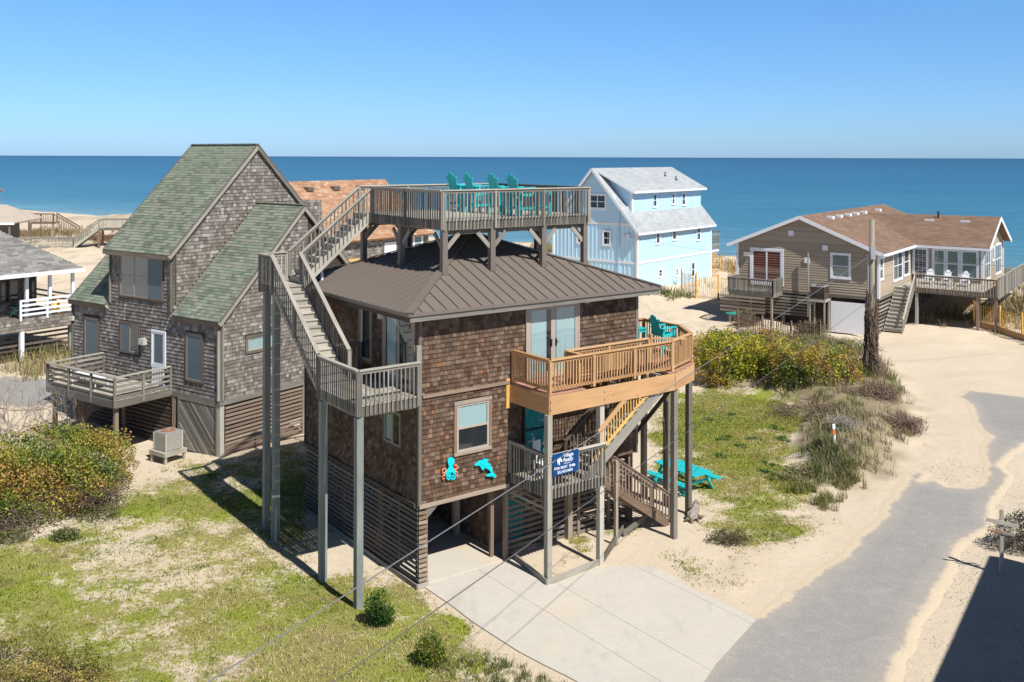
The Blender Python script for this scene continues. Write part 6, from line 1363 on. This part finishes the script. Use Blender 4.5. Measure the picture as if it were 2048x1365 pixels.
def blades(name,C,hgt,n_per,spread,pal,seed,w_=.012,par=None,kind='stuff',lean=.5,label=None,cat=None):
    "tufts of bent grass blades; C = (x,y) centres"
    C=np.asarray(C); m=len(C); N_=m*n_per; cx=np.repeat(C[:,0],n_per)+rng.normal(0,spread,N_); cy=np.repeat(C[:,1],n_per)+rng.normal(0,spread,N_); hh=np.repeat(hgt if hasattr(hgt,'__len__') else np.full(m,hgt),n_per)*rng.uniform(.55,1.2,N_)
    z=height(cx,cy)-.02; a=rng.uniform(0,6.28,N_); l=hh*lean*rng.uniform(.2,1.,N_); dx,dy=np.cos(a),np.sin(a); ww=w_*rng.uniform(.7,1.4,N_)
    b0=np.stack([cx-dy*ww,cy+dx*ww,z],1); b1=np.stack([cx+dy*ww,cy-dx*ww,z],1)
    m0=np.stack([cx-dy*ww*.7+dx*l*.35,cy+dx*ww*.7+dy*l*.35,z+hh*.62],1); m1=np.stack([cx+dy*ww*.7+dx*l*.35,cy-dx*ww*.7+dy*l*.35,z+hh*.62],1); tp=np.stack([cx+dx*l,cy+dy*l,z+hh*.95],1); tq=tp+np.stack([dy,-dx,0*dx],1)*ww[:,None]*.2
    V=np.stack([b0,b1,m1,m0,tq,tp],1).reshape(-1,3); k=np.arange(N_)[:,None]*6; f=np.concatenate([k+np.array([[0,1,2,3]]),k+np.array([[3,2,4,5]])],0)
    c=pick(np.stack([np.repeat(C[:,0],n_per),np.repeat(C[:,1],n_per),0*cx],1),pal,.5,seed,.5)
    return tag(np_mesh(name,V,f,LEAF,cols=np.repeat(c,6,0),parent=par,kind=kind),label,cat)
def scatter(n,x0,x1,y0,y1,dens):
    x=rng.uniform(x0,x1,n); y=rng.uniform(y0,y1,n); k=rng.random(n)<dens(x,y); return np.stack([x[k],y[k]],1)
# lawn
PAL_L=[(.13,.19,.025),(.21,.27,.03),(.32,.34,.045),(.40,.36,.12),(.47,.39,.2)]
lawn=scatter(70000,-24,14,20,46,lambda x,y:np.clip(grass_density(x,y)*1.25-.18,0,1)*(x>-22)*(bank_at(x,y)<.3))if False else None
def nodrive(x,y): return (sdist(x,y,DRIVEP)<-.03)&(sdist(x,y,ROADP)<-.1)&(sdist(x,y,[tuple(MH.w(a,b)[:2]) for a,b in((0,0),(3.4,0),(3.4,8),(0,8))])<0)
D1=lambda x,y:np.clip((grass_density(x,y)*1.35-.05)*sstep(.3,.62,.5*fbm(x,y,1.1,31,3)+.5*fbm(x,y,5.,33,2)+.35*grass_density(x,y)-.1),0,1)*(sdist(x,y,BANKP)<-.3)*nodrive(x,y)
C=scatter(190000,-24,16,20,52,D1)
blades('lawn_grass',C,rng.uniform(.04,.11,len(C)),3,.05,PAL_L,3,w_=.012,lean=.9)
C=scatter(2600,-20,12,20,46,lambda x,y:np.clip(grass_density(x,y)*1.2-.1,0,1)*(fbm(x,y,1.1,91)>.56)*(sdist(x,y,BANKP)<-.3)*nodrive(x,y))
blades('lawn_clumps',C,rng.uniform(.06,.14,len(C)),12,.10,[(.05,.10,.02),(.09,.15,.025),(.14,.19,.03)],4,w_=.011,lean=.9)
C=scatter(60000,2,22,36,60,D1); blades('far_lawn_grass',C,rng.uniform(.04,.1,len(C)),3,.08,[(.17,.22,.03),(.27,.31,.04),(.36,.36,.06),(.40,.34,.12)],7,w_=.014,lean=.9)
# sparse beach litter on the sand: tiny dry bits
C=scatter(9000,-22,22,20,50,lambda x,y:(sdist(x,y,ROADP)<-.2)*(sdist(x,y,DRIVEP)<-.1)*.5*(fbm(x,y,.8,77)>.5))
blades('dry_litter',C,rng.uniform(.02,.05,len(C)),2,.05,[(.2,.14,.08),(.3,.22,.12),(.16,.14,.05)],5,w_=.012,lean=2.)
# dune grass on the bank by the road
PAL_B=[(.13,.17,.045),(.24,.23,.10),(.36,.30,.18),(.27,.19,.14),(.36,.28,.20),(.16,.22,.05)]
bd_=lambda x,y:sstep(-.3,.8,sdist(x,y,BANKP)+(fbm(x,y,.6,51)-.5)*1.5)
C=scatter(7500,6,28,36,68,lambda x,y:bd_(x,y)*.85*sstep(.34,.55,fbm(x,y,.9,93))); blades('dune_grass',C,(.25+.5*fbm(C[:,0],C[:,1],.5,95))*rng.uniform(.7,1.1,len(C)),15,.13,PAL_B,8,w_=.013,lean=.9)
C=scatter(500,8,14,34,42,lambda x,y:bd_(x,y)); blades('dune_grass',C,rng.uniform(.4,.75,len(C)),22,.12,[(.13,.16,.06),(.2,.22,.09),(.3,.26,.15)],12,w_=.011,lean=.8)
for (px,py,h_) in ((1490,1245,.0),): pass
tf=[(1478,1265,.5),(1700,965,.55),(1710,950,.45),(1670,1000,.3),(1640,1015,.25)]
TC=np.array([(G(a,b).x,G(a,b).y) for a,b in ((1698,968),(1706,950),(1690,975),(1668,1003),(1642,1012),(1590,985),(1610,978))]); C=np.repeat(TC,14,0)+rng.normal(0,.22,(98,2)); blades('dune_grass',C,rng.uniform(.3,.6,len(C)),14,.06,[(.10,.15,.03),(.2,.22,.06),(.3,.25,.12)],14,w_=.011,lean=.8)
TC=np.array([(G(a,b).x,G(a,b).y) for a,b in ((1040,1365),(990,1370),(1090,1372),(930,1362),(1000,1340),(960,1330),(880,1345))]); C=np.repeat(TC,16,0)+rng.normal(0,.3,(112,2)); blades('edge_grass',C,rng.uniform(.12,.26,len(C)),14,.06,[(.12,.15,.04),(.2,.2,.07),(.3,.26,.13)],15,w_=.008,lean=.9)
# grass on the far dunes
C=scatter(9000,-40,-12,45,110,lambda x,y:.6*sstep(-.5,1.5,sdist(x,y,DUNEV)+(fbm(x,y,.4,52)-.5)*4)); blades('dune_grass',C,rng.uniform(.5,1.0,len(C)),10,.25,[(.35,.27,.13),(.25,.22,.09),(.2,.22,.06),(.42,.32,.17)],16,w_=.025,lean=.8)
C=scatter(26000,-90,70,80,135,lambda x,y:sstep(86,96,SN.x*x+SN.y*y)*(1-sstep(112,120,SN.x*x+SN.y*y))*sstep(.48,.6,fbm(x,y,.12,61))*.5); blades('dune_grass',C,rng.uniform(.5,1.,len(C)),6,.4,[(.42,.34,.19),(.33,.27,.14),(.27,.26,.1)],17,w_=.05,lean=.8)
for cx_,cy_,rr,nn,pl in ((205,480,3.,500,[(.3,.2,.12),(.22,.14,.09)]),(60,455,5,600,[(.33,.25,.13),(.25,.19,.1)]),(2040,610,3,500,[(.25,.22,.1),(.35,.28,.15)]),(1245,545,1.6,90,[(.15,.2,.05),(.3,.26,.14)]),(1345,572,1.,40,[(.15,.2,.05),(.3,.26,.14)])):
    g_=G(cx_,cy_,2.2 if cx_<300 else 1.5); C=np.stack([g_.x+rng.normal(0,rr,nn),g_.y+rng.normal(0,rr*.6,nn)],1); blades('dune_grass',C,rng.uniform(.4,.9,nn),8,.2,pl,18,w_=.035,lean=.8)
# hedge on the right
def gb(px,py): g_=G(px,py); return g_.x,g_.y
hx,hy=gb(1560,790)
hb=[]
for px,py,rx,ry,rz in ((1450,775,1.7,1.7,1.75),(1500,770,1.6,1.9,1.9),(1545,775,1.3,1.6,1.5),(1590,790,1.7,1.8,1.8),(1640,795,1.7,1.8,1.9),(1690,790,1.3,1.6,1.6),(1425,745,1.3,1.8,1.5),(1530,750,2.,2.,1.5)):
    x,y=gb(px,py); hb.append((x-hx,y+.6-hy,.95,rx*.92,ry*.85,rz*(.9+.2*((px//10)%2))))
hl=[b for i,b in enumerate(hb) if i in (0,1,6)]; hr=[b for i,b in enumerate(hb) if i in (2,3,4,5,7)]
bush('hedge_bush','broad yellow green bush at the left of the hedge behind the lawn','bush',hl,26000,.13,PAL_Y,(hx,hy,.15),seed=3,stems=90,group='hedge bushes by the pole')
bush('hedge_bush','broad red tinged green bush in the hedge next to the utility pole','bush',hr,34000,.125,[(.08,.13,.025),(.20,.25,.035),(.38,.37,.055),(.46,.36,.06),(.40,.22,.07)],(hx,hy,.15),seed=9,stems=120,group='hedge bushes by the pole')
x,y=gb(1590,700); bush('scrub','grey green scrub between the hedge and the dark picket fence','scrub',[(x-hx-0,y-hy-1.5,.35,3.,1.8,.7),(x-hx-4,y-hy-.5,.4,2.5,2.,.9),(x-hx+3.0,y-hy-2.2,.35,2.2,1.6,.7)],9000,.11,[(.10,.10,.05),(.17,.17,.07),(.23,.2,.11)],(hx,hy,.1),seed=12,stems=120)
# brush along the fence and under the small deck of the beige house
for (px,py,rx,ry,rz,lb) in ((1560,618,3.2,1.6,1.3,'dry brown brush under the small deck of the beige house'),(1490,655,1.1,.7,1.,'tangled brown brush at the left end of the dark picket fence'),(1620,668,1.6,.6,.9,'tangled brown brush on the right half of the dark picket fence'),(1620,630,1.6,1.3,1.,'mixed dry and green brush below the beige house air conditioner')):
    x,y=gb(px,py); bush('dry_brush',lb,'brush',[(0,0,.3,rx,ry,rz)],3200,.10,PAL_D,(x,y,float(height(x,y))),seed=21,stems=140,shell=.2,group='dry brush')
for (px,py,r,lb) in ((1575,830,1.1,'dark heap of dead branches in the dune grass below the pole'),(1690,900,.8,'small heap of grey branches at the lower edge of the dune grass')):
    x,y=gb(px,py); t=thing('branch_pile',lb,'branch pile',(x,y,float(height(x,y)))); m=MB(); random.seed(px)
    for i in range(120):
        a=random.uniform(0,6.28); q=Vector((random.gauss(0,r*.45),random.gauss(0,r*.4),random.uniform(.05,.5))); d=Vector((math.cos(a),math.sin(a),random.uniform(-.2,.4)))*random.uniform(.3,.8); m.tube([q-d*.5,q+Vector((0,0,.1)),q+d*.5],[.012,.010,.005],4,caps=False)
    m.build('branches',BARK if r>1 else TWIG,t,kind='stuff')
for (px,py,rx,rz,pl,lb) in ((1655,850,1.6,.45,0,'low brown scrub patch below the pole in the dune grass'),(1745,815,1.5,.5,1,'purplish brown scrub right of the utility pole foot'),(1795,870,1.3,.45,1,'purplish brown scrub at the right edge of the sandy bank'),(1700,760,1.6,.5,2,'green scrub left of the utility pole foot'),(1600,960,1.2,.4,2,'low green scrub at the lower left of the sandy bank')):
    x,y=gb(px,py); bush('dune_scrub',lb,'scrub',[(0,0,.15,rx,rx*.8,rz),(rx*.6,.3,.1,rx*.6,rx*.6,rz*.8)],3600,.085,([(.22,.17,.10),(.30,.24,.15),(.2,.2,.08)],[(.19,.13,.11),(.28,.2,.16),(.22,.2,.11)],[(.12,.17,.04),(.2,.25,.06),(.29,.27,.1)])[pl],(x,y,float(height(x,y))),seed=70+pl,stems=90,shell=.2,group='scrub on the sandy bank')
# big bush at the left
bx,by=-18.6,36.0
lb_=[(-1.2,-1.2,1.0,2.7,2.6,1.35),(1.4,-.6,1.05,2.3,2.6,1.3),(2.3,1.4,.95,1.6,2.,1.25),(-3.6,-.2,1.1,2.2,3.,1.45),(.2,2.2,1.1,2.4,2.2,1.3),(-4.,-2.8,.9,1.9,1.9,1.3),(-.5,-2.4,.8,2.2,1.6,1.15)]
bush('large_bush','large yellow green and red tinged bush on the left lawn before the grey house deck','bush',lb_,90000,.10,PAL_H,(bx,by,0),seed=31,stems=260)
bush('brown_bush_edge','leafless brown skirt of the large bush with low green growth','bush',[(3.1,-.6,.5,1.6,2.,.75),(.5,-3.,.45,2.6,1.2,.6)],3800,.07,[(.13,.12,.05),(.18,.15,.08),(.10,.13,.04)],(bx,by,0),seed=33,stems=420,shell=.2)
for (px,py,r,h_,lb) in ((195,1040,.9,.35,'low green shrub at the foot of the large bush, its right one'),(130,1083,.5,.3,'small round green shrub in front of the large bush'),(20,1090,.7,.35,'low green shrub in front of the large bush at the left edge')):
    x,y=gb(px,py); bush('low_shrub',lb,'shrub',[(0,0,.15,r,r*.7,h_)],1800,.07,[(.06,.09,.02),(.12,.15,.04),(.17,.17,.07)],(x,y,0),seed=35,stems=10,group='low shrubs by the large bush')
x,y=-11.6,23.4; bush('corner_bush','olive and yellow bush in the bottom left corner','bush',[(-.9,.5,.3,1.5,1.3,.8),(.7,.1,.25,1.1,1.,.65),(-2.4,.3,.35,1.3,1.4,.9),(-.2,-.9,.3,1.9,1.1,.8)],30000,.06,[(.08,.10,.02),(.17,.18,.035),(.30,.26,.06),(.40,.28,.10)],(x,y,0),seed=41,stems=120)
# small planted shrubs
for (px,py,h_,lb) in ((757,1250,.95,'small upright green shrub on the lawn beside the tall corner post'),(858,1330,.8,'small rounded green shrub with yellow tips at the lawn edge near the driveway')):
    x,y=gb(px,py); t=bush('planted_shrub',lb,'shrub',[(0,0,h_*.5,.38,.38,h_*.55),(.1,.05,h_*.25,.36,.36,h_*.3)],3400,.062,PAL_G if py<1300 else [(.03,.07,.012),(.08,.14,.018),(.2,.22,.03)],(x,y,0),seed=px,stems=14,group='planted shrubs',shell=.25)
x,y=gb(1458,1085); bush('brown_shrub','low brownish purple shrub on the sand between lawn and driveway','shrub',[(0,0,.12,.75,.5,.38)],2400,.06,[(.09,.08,.03),(.14,.10,.07),(.10,.12,.03)],(x,y,0),seed=61,stems=60,shell=.2)
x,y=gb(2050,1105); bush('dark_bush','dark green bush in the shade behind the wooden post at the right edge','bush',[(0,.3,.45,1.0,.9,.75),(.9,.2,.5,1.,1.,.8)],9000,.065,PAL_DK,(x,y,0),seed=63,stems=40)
x,y=gb(1905,1100)
for px,py in ((1976,1095),(1995,1085)): pass
# green rosettes on the right lawn
C=np.array([gb(a,b) for a,b in ((1554,858),(1550,850),(1565,878),(1568,882),(1440,1020-140),(1510,880),(1457,875),(1480,895),(1440,912),(1585,945),(1540,930),(1462,830),(1415,840),(1330,905),(1530,945))]); blades('weed_rosettes',np.repeat(C,6,0)+rng.normal(0,.12,(len(C)*6,2)),rng.uniform(.08,.16,len(C)*6),16,.08,[(.04,.12,.02),(.07,.17,.03)],19,w_=.02,lean=1.2)
# gravel strewn over the verge on the right of the road
C=scatter(16000,9,20,19,42,lambda x,y:(sdist(x,y,ROADP)<-.05)*(x>.45*y-.5-(y>30)*1.)*sstep(.35,.6,fbm(x,y,.9,101)))
gz_=height(C[:,0],C[:,1])+.012; leaves_mesh('verge_gravel',None,np.stack([C[:,0],C[:,1],gz_],1),.045,np.array([(.22,.2,.17),(.4,.37,.33),(.12,.11,.1),(.5,.44,.36)])[rng.integers(4,size=len(C))],flat=3.)
# bare shrubs
def bare_shrub(label,loc,h,n,seed,mat=TWIG,spread=1.):
    t=thing('bare_shrub',label,'bare shrub',loc,0,'leafless shrubs by the deck'); random.seed(seed); m=MB()
    def br(p,d,L,r,dep):
        q=p+d*L*.5+Vector((random.gauss(0,.05),random.gauss(0,.05),random.gauss(0,.03)))*L; e=q+(d+Vector((random.gauss(0,.25),random.gauss(0,.25),random.gauss(0.02,.2)))).normalized()*L*.5
        m.tube([p,q,e],[r,r*.8,r*.62],4 if dep<3 else 5,caps=False)
        if dep<=0: return
        for k in range(random.choice((2,3,3))): nd=(d+Vector((random.gauss(0,.55),random.gauss(0,.55),random.gauss(.1,.35)))).normalized(); br(e if k else q,nd,L*random.uniform(.6,.85),r*.62,dep-1)
    for i in range(n): a=random.uniform(0,6.28); br(Vector((random.gauss(0,.25)*spread,random.gauss(0,.25)*spread,-.05)),Vector((math.cos(a)*.6,math.sin(a)*.6,.9)).normalized(),h*.33,.035,5)
    m.build('branches',mat,t,kind='stuff'); return t
bare_shrub('pale leafless shrub in front of the deck corner of the grey house',(-20.0,43.6,0),3.6,7,5); bare_shrub('leafless shrub left of the grey house deck, farther left',(-23.4,44.6,0),3.2,6,8)
